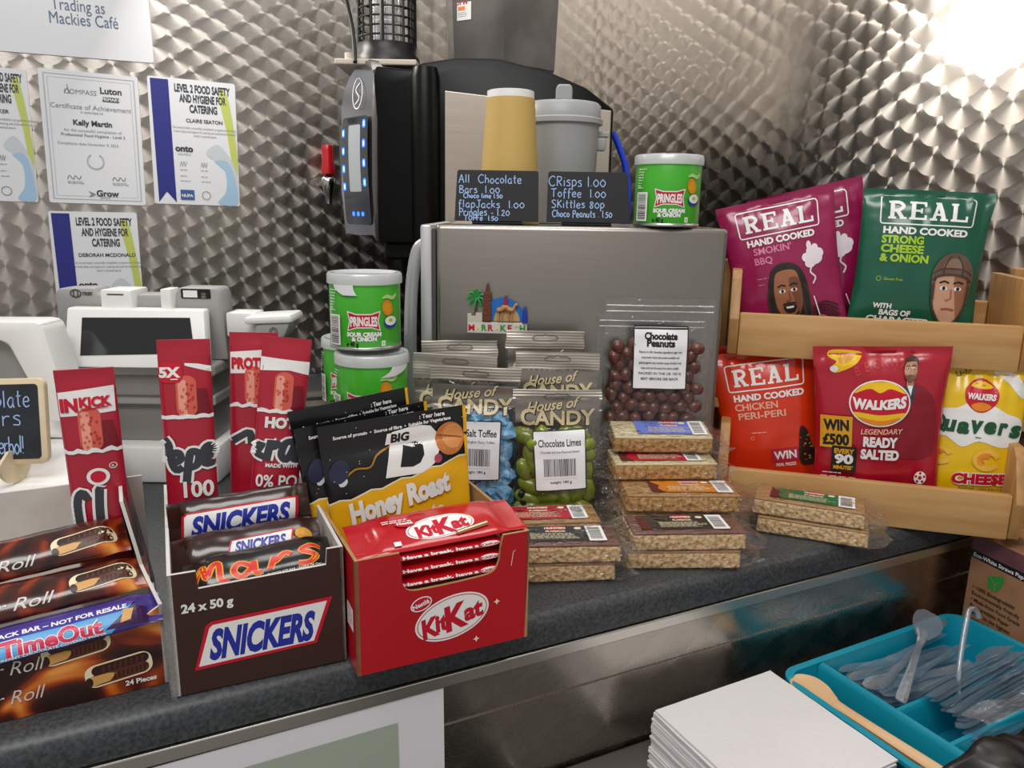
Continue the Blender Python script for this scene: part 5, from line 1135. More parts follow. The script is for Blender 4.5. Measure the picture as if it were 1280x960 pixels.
def a_wal(A, w, h):
    ts = .0
    A.poly(smooth_pts([(-w*.36, h-.004), (-w*.16, h-.006), (-w*.15, h-.013), (-w*.22, h-.024), (-w*.34, h-.032), (-w*.38, h-.026), (-w*.33, h-.018), (-w*.39, h-.012)], 4, True), gold_y); A.poly(smooth_pts([(-w*.30, h-.008), (-w*.2, h-.01), (-w*.24, h-.018), (-w*.31, h-.02)], 4, True), mat('crisp shadow print', '#d9992c', .4)); A.poly(ell(-w*.35, h-.027, .005, .004, 12), white)
    for i, ch in enumerate('BECKHAM'): A.text(ch, -w*.17+i*w*.065, h-.034+.009*sin(pi*i/6.5)+i*.0006, .0155, mat('faint scarlet print', '#cf3038', .35), bold=.03, rot=.25-.08*i, xs=.75)
    jk = mat('dull red jacket print', '#8e1526', .4); A.poly(smooth_pts([(w*.18, h-.045), (w*.10, h-.06), (w*.08, h-.12), (w*.18, h-.135), (w*.44, h-.13), (w*.42, h-.07), (w*.30, h-.046)], 3, True), jk); A.poly([(w*.16, h-.046), (w*.26, h-.046), (w*.24, h-.066), (w*.20, h-.075)], dk_ink); A.poly([(w*.185, h-.044), (w*.235, h-.044), (w*.22, h-.058)], white)
    head(A, w*.21, h-.0275, .0150, skin_c, mat('brown hair print', '#4a3222', .5), 'short')
    cx, cy = -.002, h-.067
    A.poly(ell(cx, cy, .0365, .0285, 40), white); A.poly(ell(cx, cy, .0348, .0268, 40), red)
    A.poly(smooth_pts([(cx-.030, cy+.012), (cx-.016, cy+.024), (cx, cy+.026), (cx+.016, cy+.024), (cx+.030, cy+.012), (cx+.012, cy+.018), (cx, cy+.013), (cx-.012, cy+.018)], 4, True), gold_y); A.poly(smooth_pts([(cx-.031, cy-.011), (cx, cy-.014), (cx+.031, cy-.011), (cx+.02, cy-.021), (cx, cy-.0262), (cx-.02, cy-.021)], 4, True), gold_y)
    A.poly(smooth_pts([(cx-.026, cy-.017), (cx, cy-.021), (cx+.026, cy-.0165), (cx+.008, cy-.0258), (cx-.010, cy-.0255)], 4, True), orange_p)
    A.otext('WALKERS', cx, cy-.0065, .0190, white, red, .05, bold=.055, shear=.1, rot=.04, fit=.0635, warp=lambda X, Y: (X, Y*(1-.22*(1-abs(X/.032)**2)*1.0)+.0018*(X/.032)**2))
    A.text('LEGENDARY', .002, h-.1045, .0092, peach_p, bold=.02, shear=.2, fit=w*.33, rot=.04); A.text('READY', .001, h-.1205, .0165, white, bold=.055, fit=w*.27); A.text('SALTED', .001, h-.1365, .0165, white, bold=.055, fit=w*.30)
    A.rect(-w*.47, h-.125, -w*.22, h-.084, gold, r=.001); A.text('WIN', -w*.345, h-.102, .0185, black, bold=.05, fit=w*.20, rot=.03); A.text('£500', -w*.345, h-.1205, .0185, black, bold=.05, fit=w*.21, rot=.03)
    A.rect(-w*.375, h-.156, -w*.175, h-.122, black, r=.002); A.text('EVERY', -w*.275, h-.1315, .0085, gold, bold=.05, fit=w*.16); A.text('90', -w*.275, h-.1445, .0165, white, bold=.05, fit=w*.15); A.text('MINUTES*', -w*.275, h-.1525, .0065, gold, bold=.05, fit=w*.16)
    A.poly(ell(w*.34, h-.160, .0075, .0085, 20), white); A.poly(ell(w*.34, h-.160, .0026, .003, 5), cri)
    for k in range(5): a = rad(90+72*k); A.poly(ell(w*.34+.0053*cos(a), h-.160+.006*sin(a), .0018, .002, 5), cri); A.n -= 1
    A.n += 1; A.text('UEFA', w*.345, h-.173, .0048, white, bold=.04); A.text('CHAMPIONS', w*.33, h-.178, .0042, white, bold=.04)
    for k in range(4): A.poly(rr_poly(-w*.46+k*w*.075, -w*.395+k*w*.075, h-.176, h-.162, .002, 3), smoke_p); A.small(-w*.45+k*w*.075, h-.167, w*.045, dk_ink, 2, gap=.003)
    A.small(-w*.44, h-.158, w*.2, white, 1)
    A.poly(smooth_pts([(-w*.12, .020), (0, .026), (w*.06, .034), (w*.10, .026), (w*.15, .020), (w*.05, .012), (-w*.06, .013)], 3, True), mat('dark maroon print', '#4a0a12', .4))
crisp('crimson crisp bag with yellow and red oval logo in the middle of the lower tier', .176, .033, .013, -3.5, 0, .156, .205, .019, cri, 5.2, a_wal, 0, taper=.08)
def a_qua(A, w, h):
    wh = white
    A.poly(smooth_pts([(w*.12, h-.006), (w*.3, h-.004), (w*.44, h-.02), (w*.45, h-.035), (w*.36, h-.028), (w*.28, h-.018)], 3, True), wh); A.poly(smooth_pts([(-w*.44, h-.006), (-w*.32, h-.004), (-w*.36, h-.018), (-w*.44, h-.02)], 3, True), wh)
    A.text('Light', -w*.16, h-.012, .0090, mat('olive print', '#6f6a1b', .4), rot=.35, bold=.02)
    A.poly(smooth_pts([(-w*.49, h-.075), (-w*.44, h-.057), (-w*.22, h-.052), (-w*.1, h-.045), (w*.12, h-.045), (w*.3, h-.054), (w*.47, h-.062), (w*.48, h-.087), (w*.3, h-.096), (w*.05, h-.09), (-w*.12, h-.099), (-w*.3, h-.088), (-w*.46, h-.09)], 4, True), wh)
    A.poly(smooth_pts([(-w*.14, h-.026), (0, h-.014), (w*.17, h-.026), (w*.18, h-.042), (w*.08, h-.054), (-w*.04, h-.054), (-w*.14, h-.042)], 4, True), red); A.poly(smooth_pts([(-w*.10, h-.024), (0, h-.017), (w*.13, h-.024), (w*.03, h-.027)], 3, True), gold_y); A.poly(smooth_pts([(-w*.08, h-.047), (w*.02, h-.043), (w*.13, h-.047), (w*.06, h-.053), (-w*.03, h-.053)], 3, True), orange_p)
    A.text('WALKERS', w*.02, h-.0395, .0098, white, bold=.05, shear=.12, fit=w*.29)
    gq = mat('forest green print', '#15532f', .4); x0 = -w*.41
    for i, (ch, dy, sz) in enumerate((('Q', 0, .027), ('u', .0, .023), ('a', -.001, .023), ('v', .001, .025), ('e', .002, .023), ('r', .0015, .023), ('s', -.001, .024))):
        if ch == 'Q':
            A.line(ell(x0+.001, h-.0705, .0075, .0088, 20), .0036, gq, closed=True); A.line([(x0+.002, h-.0765), (x0+.010, h-.0825)], .0032, gq); continue
        A.text(ch, x0+i*w*.138, h-.0805+dy, sz*1.18, gq, bold=.05, shear=.12, fit=w*(.105 if ch == 'r' else .13))
    A.line([(w*.0, h-.085), (w*.06, h-.0855)], .001, gq)
    for cx, cy, r in ((-w*.33, h-.112, .011), (w*.16, h-.112, .013)):
        A.line(ell(cx, cy, r, r*.8, 18, 20, 330), r*.55, mat('corn snack print', '#f7c64a', .4), keep=True); A.line(ell(cx-.001, cy, r*.6, r*.45, 14, 60, 250), r*.5, orange_p, keep=True)
    A.n += 1
    A.otext('CHEESE', w*.12, h-.143, .0175, red, white, .07, bold=.06, rot=.07, fit=w*.58); A.text('FLAVOUR CORN SNACKS', w*.14, h-.151, .0042, dk_ink, bold=.02, rot=.05); A.line(smooth_pts([(-w*.05, h-.160), (w*.05, h-.156), (w*.14, h-.161)], 3), .003, orange_p)
crisp('yellow crisp bag with curly green lettering at the open end of the lower tier', .279, .048, .013, 1, 4, .108, .184, .017, yel, 6.4, a_qua, -3)

# ------------------------------------------------------------------ bagged sweets in front of the fridge
silver = mat('silvered film', '#c2bbb0', .36, metal=.6); foil_b = mat('ice blue wrapper', '#9fd0ea', .22, coat=.5, vary=(90, '#4a93c4'))
lime_s = mat('lime boiled sweet', '#8f9c33', .22, coat=.4, vary=(40, '#6d7a22')); choc_n = mat('milk chocolate', '#74463a', .3, coat=.2, vary=(30, '#5a3128')); dark_f = mat('dark wrapper foil', '#1b1a1c', .2, coat=.4)
def sweet_mesh(kind, seed):
    b = BM(); bmesh.ops.create_icosphere(b, subdivisions=2, radius=1.0)
    for v in b.verts:
        n = noise.noise(v.co*1.7+Vector((seed*3.1, 0, 0)))
        if kind == 'limes': v.co = Vector((v.co.x*.0175, v.co.y*.0088, v.co.z*.0105))*(1+.08*n)
        elif kind == 'toffee': v.co = Vector((v.co.x*.0140, v.co.y*.0085, v.co.z*.0105))*(1+.55*n)
        else: v.co = Vector((v.co.x*.0094, v.co.y*.0070, v.co.z*.0080))*(1+.12*n)
    me = bpy.data.meshes.new('sweet'); b.to_mesh(me); b.free()
    for p in me.polygons: p.use_smooth = kind != 'toffee'
    me.materials.append({'limes': lime_s, 'toffee': foil_b, 'nuts': choc_n}[kind]); return me
SM = {k: [sweet_mesh(k, i) for i in range(4)] for k in ('limes', 'toffee', 'nuts')}
PARTN = {'limes': 'boiled_sweet', 'toffee': 'wrapped_toffee', 'nuts': 'chocolate_nut'}
sil_ink = mat('gilt lettering', '#d8c9a0', .35); ink_b = mat('brown black lettering', '#2b221c', .4)
def fill(t, kind, w, top, y0, seed, dx, dz, jit, skip=None):
    R = random.Random(seed); z = dz*.6; row = 0
    while z < top:
        x = -w/2+dx*(.55 if row % 2 else .95)
        while x < w/2-dx*.4:
            if not (skip and skip(x, z)):
                o = link(PARTN[kind], R.choice(SM[kind]), t); o.location = (x+R.uniform(-jit, jit), y0+R.uniform(-.002, .002), z+R.uniform(-jit, jit))
                o.rotation_euler = (R.uniform(-.6, .6), R.uniform(-1.5, 1.5), R.uniform(-.5, .5))
            x += dx
        z += dz; row += 1
def candy(label, u, base_dh, w, h, roll, lean, seed, kind, body, yaw=0, group=None, head_h=.021, name_y=None):
    p = at(u, 620, base_dh)
    t = thing('sweet_bag', label, 'sweet bag', (p.x, p.y, .0005), (rad(-lean), rad(roll), FACE+rad(yaw)), group)
    S = bag_surface(w, h, .012 if body else .004, .006, .04, .0030, seed, ts=.045)
    bag_body('film', S, w, h-head_h, clear_film, t, 26, 44)
    b = BM()
    Hs = lambda x, y: S(x, y)+Vector((.0015*sin(y*300)*noise.noise(Vector((x*30, y*20, seed))), -.0006+.0022*noise.noise(Vector((x*38, y*26, seed)))+.00022*sin(y*1900), 0))
    sheet(b, Hs, -w/2, w/2, h-head_h, h, 30, 24); hd = obj('header', b, silver, t, smooth=50, label='silver crimped header')
    A = Art(lambda x, y, l=0.0: Hs(x, y)+Vector((0, -l-.0008, 0)), .0004)
    A.line(smooth_pts([(-.015, h-.0085), (-.011, h-.0055), (-.004, h-.0055), (0, h-.004), (.004, h-.0055), (.011, h-.0055), (.015, h-.0085), (.011, h-.0105), (-.011, h-.0105)], 3, True), .0008, mat('shadow slot print', '#5e5851', .5), closed=True); A.build('hang_slot', hd)
    A = Art(lambda x, y, l=0.0: S(x, y, l), .0009, .004)
    ny = name_y or h-head_h-.005
    A.poly([(-w*.47, ny-.026), (w*.47, ny-.020), (w*.47, ny+.004), (-w*.47, ny+.004)], mat('grey film print', '#8f8981', .3, metal=.5))
    for m_, dx, ex_ in ((ink_b, .0006, .055), (sil_ink, 0, .0)):
        A.text('House of', -.004+dx, ny-.011-dx, .0165, m_, bold=.02+ex_*.5, shear=.45, rot=.12, fit=w*.62); A.text('CANDY', .001+dx, ny-.0285-dx, .0225, m_, bold=.03+ex_*.5, fit=w*.84, warp=lambda X, Y: (X, Y*(1+.22*abs(X/(w*.42))**2)))
    A.build('brand_print', t, label='gilt lettering on film')
    if body:
        fill(t, kind, w*.86, name_y-.035 if name_y else h-.085, .0025, int(seed*10), *((.0200, .0125, .005) if kind == 'limes' else (.0150, .0125, .003)))
        if kind == 'limes':
            b = BM(); R = random.Random(9)
            for k in range(7):
                bb = bmesh.ops.create_icosphere(b, subdivisions=1, radius=.006, matrix=Matrix.Translation((R.uniform(-.04, .04), .001, R.uniform(.008, .085))))
            o = obj('dark_wrappers', b, dark_f, t); o['kind'] = 'stuff'
    return t, S
lab_fr = mat('bag label paper', '#f3f3f4', .4)
def label_card(t, S, cx, cy, lw, lh, lines, bc, rot=0.0, lift=.0026):
    S2 = lambda x, y, l=0.0: S(cx+x*cos(rot)-y*sin(rot), cy+x*sin(rot)+y*cos(rot), lift*.35+l)
    A = Art(S2, .0006, .004); A.poly(rr_poly(-lw/2, lw/2, -lh/2, lh/2, .002, 3), black); A.poly(rr_poly(-lw/2+.0013, lw/2-.0013, -lh/2+.0013, lh/2-.0013, .0012, 3), lab_fr)
    for s, y, sz, f, bo in lines: A.text(s, 0, y, sz, black, bold=bo, fit=f)
    if bc: A.barcode(-lw*.34, bc[0], lw*.32, bc[1], black, lab_fr, 7, pad=.0015)
    A.build('label', t, label='white label with black border')
tg_ = 'clear bags of sweets with silver headers'
candy('rearmost sweet bag, its silver header highest between the magnet and the nuts bag', 676, .905, .093, .232, 0, 0, 1.4, 'limes', False, 1, tg_)
candy('sweet bag whose header shows between two others, behind the lime sweets', 692, .880, .098, .211, 0, .5, 2.6, 'limes', False, -1, tg_)
t, S = candy('bag of green chocolate limes with white barcode label, front of its row', 695, .848, .102, .172, -.5, 3, 3.8, 'limes', True, 0, tg_, head_h=.012, name_y=.160)
label_card(t, S, .004, .091, .062, .070, [('Chocolate Limes', .0165, .0115, .050, .02), ('Chocolate and Lime Flavoured Sweets', .009, .0042, .046, 0), ('weight 180 g', -.026, .0042, .026, .01)], (-.020, .004), rad(3))
candy('rearmost toffee bag with upright silver header under the souvenir magnet', 578, .900, .090, .219, -1, .5, 5.1, 'toffee', False, 0, tg_)
candy('crumpled sweet bag between the rearmost and the front toffee bags', 560, .880, .098, .206, 2.5, .5, 6.6, 'toffee', False, 2, tg_, head_h=.03)
t, S = candy('bag of blue wrapped toffees partly hidden by the foremost black pouch', 588, .852, .104, .196, 1.5, 3, 7.7, 'toffee', True, 0, tg_, head_h=.016, name_y=.171)
label_card(t, S, .003, .100, .060, .070, [('Sea Salt Toffee', .0165, .0115, .050, .02), ('Creamy English Dairy Toffee', .009, .0042, .046, 0), ('weight 180 g', -.026, .0042, .026, .01)], (-.020, .004), rad(1))

def nut_bag(label, u, dh, w, h, seed, roll, full):
    p = at(u, 560, dh)
    t = thing('nut_bag', label, 'sweet bag', (p.x, p.y, .0005), (0, rad(roll), FACE), 'clear resealable bags of chocolate nuts')
    S = bag_surface(w, h, .0105 if full else .002, .006, .015, .0030 if full else .0014, seed, ts=.035); bag_body('film', S, w, h, clear_film, t, 26, 50)
    b = BM()
    for dz in (.010, .017): 
        for k in range(1): sheet(b, lambda x, y: S(x, y)+Vector((0, -.0012*sin(pi*(y-(h-dz))/.0022), 0)), -w*.48, w*.48, h-dz, h-dz+.0022, 20, 4)
    obj('zip_seal', b, clear('ribbed seal plastic', gloss=.14, rough=.12, bump=(40, .3), haze=.25), t, smooth=50)
    if full:
        fill(t, 'nuts', w*.92, h*.80, -.001, int(seed), .0158, .0128, .0030, skip=lambda x, z: z < .118 or (z > .165+.03*(abs(x)*18)**2*.9 and abs(x) < .028) )
        txt = ('Peanuts in milk chocolate ingredients sugar nuts', 'cocoa butter whole milk powder emulsifiers and', 'glazing agents may contain traces of other nuts', 'keep cool and dry away from direct sunlight', 'PACKED IN THE UK 150 G', 'BEST BEFORE SEE BACK')
        label_card(t, S, .002, h-.071, .067, .077, [('Chocolate', .0225, .0115, .040, .055), ('Peanuts', .0140, .0115, .034, .055)]+[(txt[k], .006-.0065*k, .0040, .052-.006*(k % 2), .012) for k in range(6)], None, 0)
    return t
nut_bag('clear bag of chocolate nuts with white label, leaning upright on the fridge', 815, .926, .134, .270, 31, 0, True)
nut_bag('empty-looking bag edge peeping out behind the labelled chocolate nuts', 806, .9365, .134, .250, 44, 0, False)

# ------------------------------------------------------------------ wrapped flapjacks
def oats(key, c1, c2, c3):
    m = bpy.data.materials.new(key); m.use_nodes = True; nt = m.node_tree; b_ = nt.nodes['Principled BSDF']; L = nt.links.new
    tc = nt.nodes.new('ShaderNodeTexCoord'); v = nt.nodes.new('ShaderNodeTexVoronoi'); v.inputs['Scale'].default_value = 210
    n = nt.nodes.new('ShaderNodeTexNoise'); n.inputs['Scale'].default_value = 190; n.inputs['Detail'].default_value = 5
    L(tc.outputs['Object'], v.inputs['Vector']); L(tc.outputs['Object'], n.inputs['Vector'])
    r = nt.nodes.new('ShaderNodeValToRGB'); e = r.color_ramp.elements; e[0].position = .36; e[0].color = (*lin(c3), 1); e[1].position = .60; e[1].color = (*lin(c1), 1)
    q = e.new(.46); q.color = (*lin(c2), 1); L(n.outputs['Fac'], r.inputs[0]); L(r.outputs[0], b_.inputs['Base Color']); b_.inputs['Roughness'].default_value = .7
    bp = nt.nodes.new('ShaderNodeBump'); bp.inputs['Strength'].default_value = .8; bp.inputs['Distance'].default_value = .003; L(v.outputs['Distance'], bp.inputs['Height']); L(bp.outputs[0], b_.inputs['Normal'])
    MATS[key] = m; return m
oat = oats('oat crumb', '#e8c796', '#d6b07e', '#ad8356'); oat_y = oats('golden oat crumb', '#cfa466', '#b68748', '#8a6030')
top_c = mat('milk chocolate topping', '#6d4a40', .4, vary=(30, '#7b574b')); top_w = mat('white chocolate topping', '#dccfa6', .45, vary=(30, '#cfc096')); top_o = mat('plain oat topping', '#b78f5e', .6, vary=(120, '#a37a49'))
wrapf = clear('crackly wrapper film', gloss=.06, rough=.1, bump=(70, 1.0))
def flapjack(label, org, rot, topm, lab, L_=.122, D_=.051, H_=.0205, oatm=None, seed=1, flat_top=True):
    oatm = oatm or oat
    t = thing('flapjack', label, 'flapjack', org, rot, 'cellophane wrapped flapjacks')
    b = BM(); box(b, -L_/2, L_/2, 0, D_, .0006, H_*.86, 0, .0018, 2)
    bmesh.ops.subdivide_edges(b, edges=[e for e in b.edges if e.calc_length() > .01], cuts=9, use_grid_fill=True)
    for v in b.verts: n = noise.noise_vector(v.co*150+Vector((seed, 0, 0)))*.0008; v.co += Vector((n.x, n.y, n.z if v.co.z > .002 else 0))
    obj('oat_slab', b, oatm, t, smooth=60)
    b = BM(); box(b, -L_/2+.0004, L_/2-.0004, .0005, D_-.0005, H_*.84, H_, 0, .0014, 2); obj('topping', b, topm, t, smooth=60)
    if lab:
        c, x0, x1 = lab; A = Art(flat((0, 0, H_+.0009), (1, 0, 0), (0, 1, 0)), .0003, .03)
        y0, y1 = .008, .044
        A.rect(x0, y0, x1, y1, c); A.rect(x1-.018, y0-.001, x1, y1+.001, white); A.barcode(x1-.017, y0+.002, x1-.002, y1-.002, black, white, seed, True, .0012)
        A.poly([(x0-.004, y0), (x0+.010, y0), (x0+.004, y0+.012), (x0+.008, y0+.02), (x0-.004, y1)], mat('maroon label print', '#5b1e20', .4)) if c is not lav else None
        A.poly([((x0+x1)/2-.009, y1-.010), ((x0+x1)/2+.009, y1-.010), ((x0+x1)/2+.009, y1+.001), ((x0+x1)/2-.009, y1+.001)], mat('brick label print', '#a8322e', .4)); A.text('HUNTERS', (x0+x1)/2, y1-.0065, .0052, white, bold=.04); A.text('FLAPJACK', (x0+x1)/2, y1-.0145, .0048, cream, bold=.05)
        A.small((x0+x1)/2-.028, y0+.017, .056, cream, 6, .0014, .0024, seed); A.poly(ell(x1-.026, y1-.006, .004, .003, 12), cream); A.build('label', t)
    # clear sleeve with crimped, flared ends
    b = BM(); g = .0012; nx = 22; ny = 14; R = random.Random(seed)
    def ring(x, k):
        e = max(0, (abs(x)-L_/2)/.022); out = []
        base = [(-g, g*.5), (-g, H_*.5), (-g, H_+g), (D_*.33, H_+g), (D_*.66, H_+g), (D_+g, H_+g), (D_+g, H_*.5), (D_+g, g*.5), (D_*.66, .0002), (D_*.33, .0002)]
        for q, (y, z) in enumerate(base):
            zz = z*(1-.75*min(1, e))+(.004+.010*(seed % 3)/3)*min(1, e)+.0030*min(1, e)*sin(q*2.3+seed); yy = y+(y-D_/2)*.10*min(1, e)
            n = noise.noise(Vector((x*60, q*1.3, seed)))*(.0008+.002*min(1, e))
            out.append(b.verts.new((x+.004*min(1, e)*sin(q*1.7+seed), yy+n*.4, max(.0002, zz+n))))
        return out
    xs = [-L_/2-.022+(L_+.044)*i/nx for i in range(nx+1)]; rg = [ring(x, i) for i, x in enumerate(xs)]
    for P, Q in zip(rg, rg[1:]):
        for q in range(10): b.faces.new((P[q], P[(q+1) % 10], Q[(q+1) % 10], Q[q]))
    obj('wrapper', b, wrapf, t, smooth=60, label='clear crackly wrapper')
    return t
lav = mat('lavender label print', '#6f7fd0', .4)
cr_l = mat('cherry label print', '#b3152f', .4); or_l = mat('amber label print', '#c97a1c', .4); bk_l = mat('black label print', '#2b2827', .4); gr_l = mat('emerald label print', '#136b3c', .4)
HJ = .0222
def fj(p, ang): 
    a = rad(ang); e = Vector((cos(a), sin(a), 0)); n = Vector((-sin(a), cos(a), 0)); return lambda s, d, z: tuple(Vector((p[0], p[1], 0))+e*s+n*d+Vector((0, 0, z)))
Q = fj((.503, .597), -23.2); A_ = rad(-23.2)
flapjack('plain oat flapjack at the bottom of the front middle pile', Q(0, 0, .0006), A_, top_o, None, seed=2)
flapjack('chocolate topped flapjack with black label in the front middle pile', Q(.004, -.001, HJ), A_+rad(1), top_c, (bk_l, -.046, .046), seed=3)
for k in range(2): flapjack('oat flapjack hidden low under the amber labelled one', Q(.006, .0535, .0006+k*HJ), A_, top_o, None, seed=20+k)
flapjack('oat flapjack with amber orange label, below the two pale topped ones', Q(.010, .050, 2*HJ), A_+rad(-1), top_o, (or_l, -.030, .058), oatm=oat_y, seed=4, L_=.128)
for k in range(3): flapjack('oat flapjack hidden low under the cherry labelled one', Q(.004, .107, .0006+k*HJ), A_, top_o, None, seed=30+k)
flapjack('pale topped flapjack with cherry red label in the tall middle pile', Q(.000, .095, 3*HJ), (rad(3), 0, A_+rad(1)), top_w, (cr_l, -.048, .044), oatm=oat_y, seed=5)
flapjack('pale topped flapjack with lavender label at the very top of the pile', Q(.001, .120, 4*HJ+.003), (rad(9), 0, A_+rad(-2)), top_w, (lav, -.030, .054), oatm=oat_y, seed=6, L_=.118, D_=.047)
Q = fj((.3655, .6255), -20.6); A_ = rad(-20.6)
flapjack('plain oat flapjack at the bottom beside the red carton', Q(-.002, 0, .0006), A_, top_o, None, seed=7)
flapjack('chocolate topped flapjack with black label, against the red carton', Q(.002, -.002, HJ), A_+rad(-1), top_c, (bk_l, -.052, .048), seed=8)
flapjack('oat flapjack hidden under the red labelled one by the lime sweets', Q(-.004, .0535, .0006), A_, top_o, None, seed=9)
flapjack('flapjack with crimson label standing just in front of the lime sweets bag', Q(-.006, .0535, HJ+.001), A_+rad(1), top_o, (cr_l, -.056, .048), seed=10)
Q = fj((.6855, .5975), -48.0); A_ = rad(-48.0)
flapjack('plain oat flapjack underneath the green labelled one before the rack', Q(.002, 0, .0006), A_, top_o, None, seed=11)
flapjack('oat flapjack with emerald green label leaning on the bamboo rack', Q(-.004, .002, HJ), A_+rad(-1), top_o, (gr_l, -.040, .050), seed=13)

# ------------------------------------------------------------------ lower ledge: napkins, cutlery tray, carton, black bag
nap = mat('white napkin tissue', '#dfdcdc', .75, bump=(180, .15))
ZL = -.170; R = random.Random(5); first = None
NN = 24; NH = .0024
def napkin_mesh(seed):
    b = BM(); w = .0775; sheet_top = []
    S = lambda x, y: Vector((x+.0006*noise.noise(Vector((y*40, seed, 0))), y+.0006*noise.noise(Vector((x*40, seed, 3))), NH*.93+.0004*noise.noise(Vector((x*25, y*25, seed)))))
    F = sheet(b, S, -w, w, -w, w, 12, 12); K = sheet(b, lambda x, y: Vector((S(x, y).x, S(x, y).y, 0.0)), w, -w, -w, w, 12, 12); n = 12
    for j in range(n):
        for a, c, d, e in ((F[j][n], K[j][0], K[j+1][0], F[j+1][n]), (K[j][n], F[j][0], F[j+1][0], K[j+1][n])): b.faces.new((a, c, d, e))
    for i in range(n): b.faces.new((F[n][i], F[n][i+1], K[n][n-i-1], K[n][n-i])); b.faces.new((F[0][i+1], F[0][i], K[0][n-i], K[0][n-i-1]))
    me = bpy.data.meshes.new('napkin'); b.to_mesh(me); b.free(); me.materials.append(nap)
    for p in me.polygons: p.use_smooth = False
    return me
NM = [napkin_mesh(i*1.7) for i in range(4)]
for k in range(NN):
    o = link('paper_napkin', NM[k % 4])
    lean = .006*(1-k/NN)
    o.location = (.5085+R.uniform(-.0012, .0012)-lean, .4635+R.uniform(-.0012, .0012)-lean*.5, ZL+.0004+k*.0025); o.rotation_euler = (0, 0, rad(1.0)+R.uniform(-.012, .012))
    tag(o, 'white folded napkin in the stack beside the blue cutlery tray' if k < NN-1 else 'white folded napkin on top of the stack beside the blue tray', 'napkin', 'white napkins in the stack')

teal = mat('turquoise plastic', '#0f93ab', .3, coat=.15)
t = thing('cutlery_tray', 'turquoise compartment tray full of clear plastic cutlery on the lower ledge', 'tray', (.7475, .4505, ZL+.0005), rad(1.2))
TX, TY, TH = .152, .092, .056
b = BM()
def ringpoly(sx, sy, r): return rr_poly(-sx, sx, -sy, sy, r, 6)
lv = [(TX-.012, TY-.012, 0.0, .016), (TX-.004, TY-.004, TH-.006, .022), (TX+.002, TY+.002, TH-.004, .026), (TX+.002, TY+.002, TH, .026), (TX-.006, TY-.006, TH, .020), (TX-.014, TY-.014, .004, .014)]
rings = [[b.verts.new((x, y, z)) for x, y in ringpoly(sx, sy, r)] for sx, sy, z, r in lv]
n = len(rings[0])
for P, Q2 in zip(rings, rings[1:]):
    for i in range(n): b.faces.new((P[i], P[(i+1) % n], Q2[(i+1) % n], Q2[i]))
b.faces.new(rings[0][::-1]); b.faces.new(rings[-1]); bmesh.ops.recalc_face_normals(b, faces=b.faces[:])
obj('shell', b, teal, t, smooth=50)
b = BM(); prism(b, [(-.094, .003), (-.0985, TH-.004), (-.0955, TH), (-.0905, TH), (-.0875, TH-.004), (-.092, .003)], -TY+.008, TY-.008, 'xz'); obj('divider', b, teal, t, smooth=50)
b = BM(); prism(b, [(-.010, .003), (-.0055, TH-.012), (-.003, TH-.008), (.001, TH-.008), (.0035, TH-.012), (.008, .003)], -.090, TX-.010, 'yz'); obj('divider', b, teal, t, smooth=50)
b = BM(); prism(b, [(-.068, .003), (-.0635, TH-.012), (-.061, TH-.008), (-.057, TH-.008), (-.0545, TH-.012), (-.050, .003)], -.090, TX-.010, 'yz'); obj('divider', b, teal, t, smooth=50)
TRAY = t
clearp = clear('clear cutlery plastic', tint='#e3eef4', gloss=.13, rough=.07, bump=(20, .1), haze=.13, hazecol='#dfeaf4')
def cutlery_mesh(kind):
    b = BM()
    prof = {'fork': [(-.085, .005), (-.075, .0058), (-.03, .0042), (.02, .0038), (.035, .0065), (.045, .0118)], 'knife': [(-.085, .005), (-.075, .0058), (-.03, .0045), (.0, .0050), (.03, .0085), (.07, .0085), (.085, .003)], 'spoon': [(-.085, .005), (-.075, .0058), (-.03, .0042), (.025, .0038), (.036, .009), (.05, .0155), (.066, .0155), (.078, .010), (.084, .003)]}[kind]
    P = smooth_pts(prof, 4); th = .0011
    zf = lambda y: .006*sin(max(0, (y-.02))*28) if y > .02 else .0015*sin((y+.085)*18)
    def strip(pts, off=0.0):
        prev = None; rows = []
        for y, hw in pts:
            z = zf(y); dish = .25*hw if kind == 'spoon' and y > .03 else .12*hw
            row = [b.verts.new((off+hw*s, y, z+(dish*(s*s)))) for s in (-1, -.5, 0, .5, 1)]; row += [b.verts.new((off+hw*s, y, z-th+(dish*(s*s)))) for s in (1, .5, 0, -.5, -1)]
            if prev:
                for q in range(10): b.faces.new((prev[q], prev[(q+1) % 10], row[(q+1) % 10], row[q]))
            else: b.faces.new(row[::-1])
            prev = row
        b.faces.new(prev)
    strip(P)
    if kind == 'fork':
        for k in range(4): strip([(.0445+.041*i/6, .0018*(1-.5*(i/6)**3)) for i in range(7)], -.0099+k*.0066)
    bmesh.ops.recalc_face_normals(b, faces=b.faces[:])
    me = bpy.data.meshes.new(kind); b.to_mesh(me); b.free(); me.materials.append(clearp)
    for p in me.polygons: p.use_smooth = True
    me.set_sharp_from_angle(angle=rad(40)); return me
CM = {k: cutlery_mesh(k) for k in ('fork', 'knife', 'spoon')}
def cut(kind, loc, rot, label, group):
    o = link('plastic_'+kind, CM[kind]); o.location = Vector((.7475, .4205, ZL))+Vector(loc); o.rotation_euler = rot; tag(o, label, kind, group); return o
R = random.Random(12)
for k in range(18):
    cut('knife', (.012+R.uniform(-.012, .012), .056+k*.0026, .020+(k % 6)*.0042+R.uniform(0, .003)), (R.uniform(-.08, .08), R.uniform(-.3, .3), rad(90)+R.uniform(-.10, .10)), 'clear plastic knife lying in the back compartment of the tray', 'clear plastic knives')
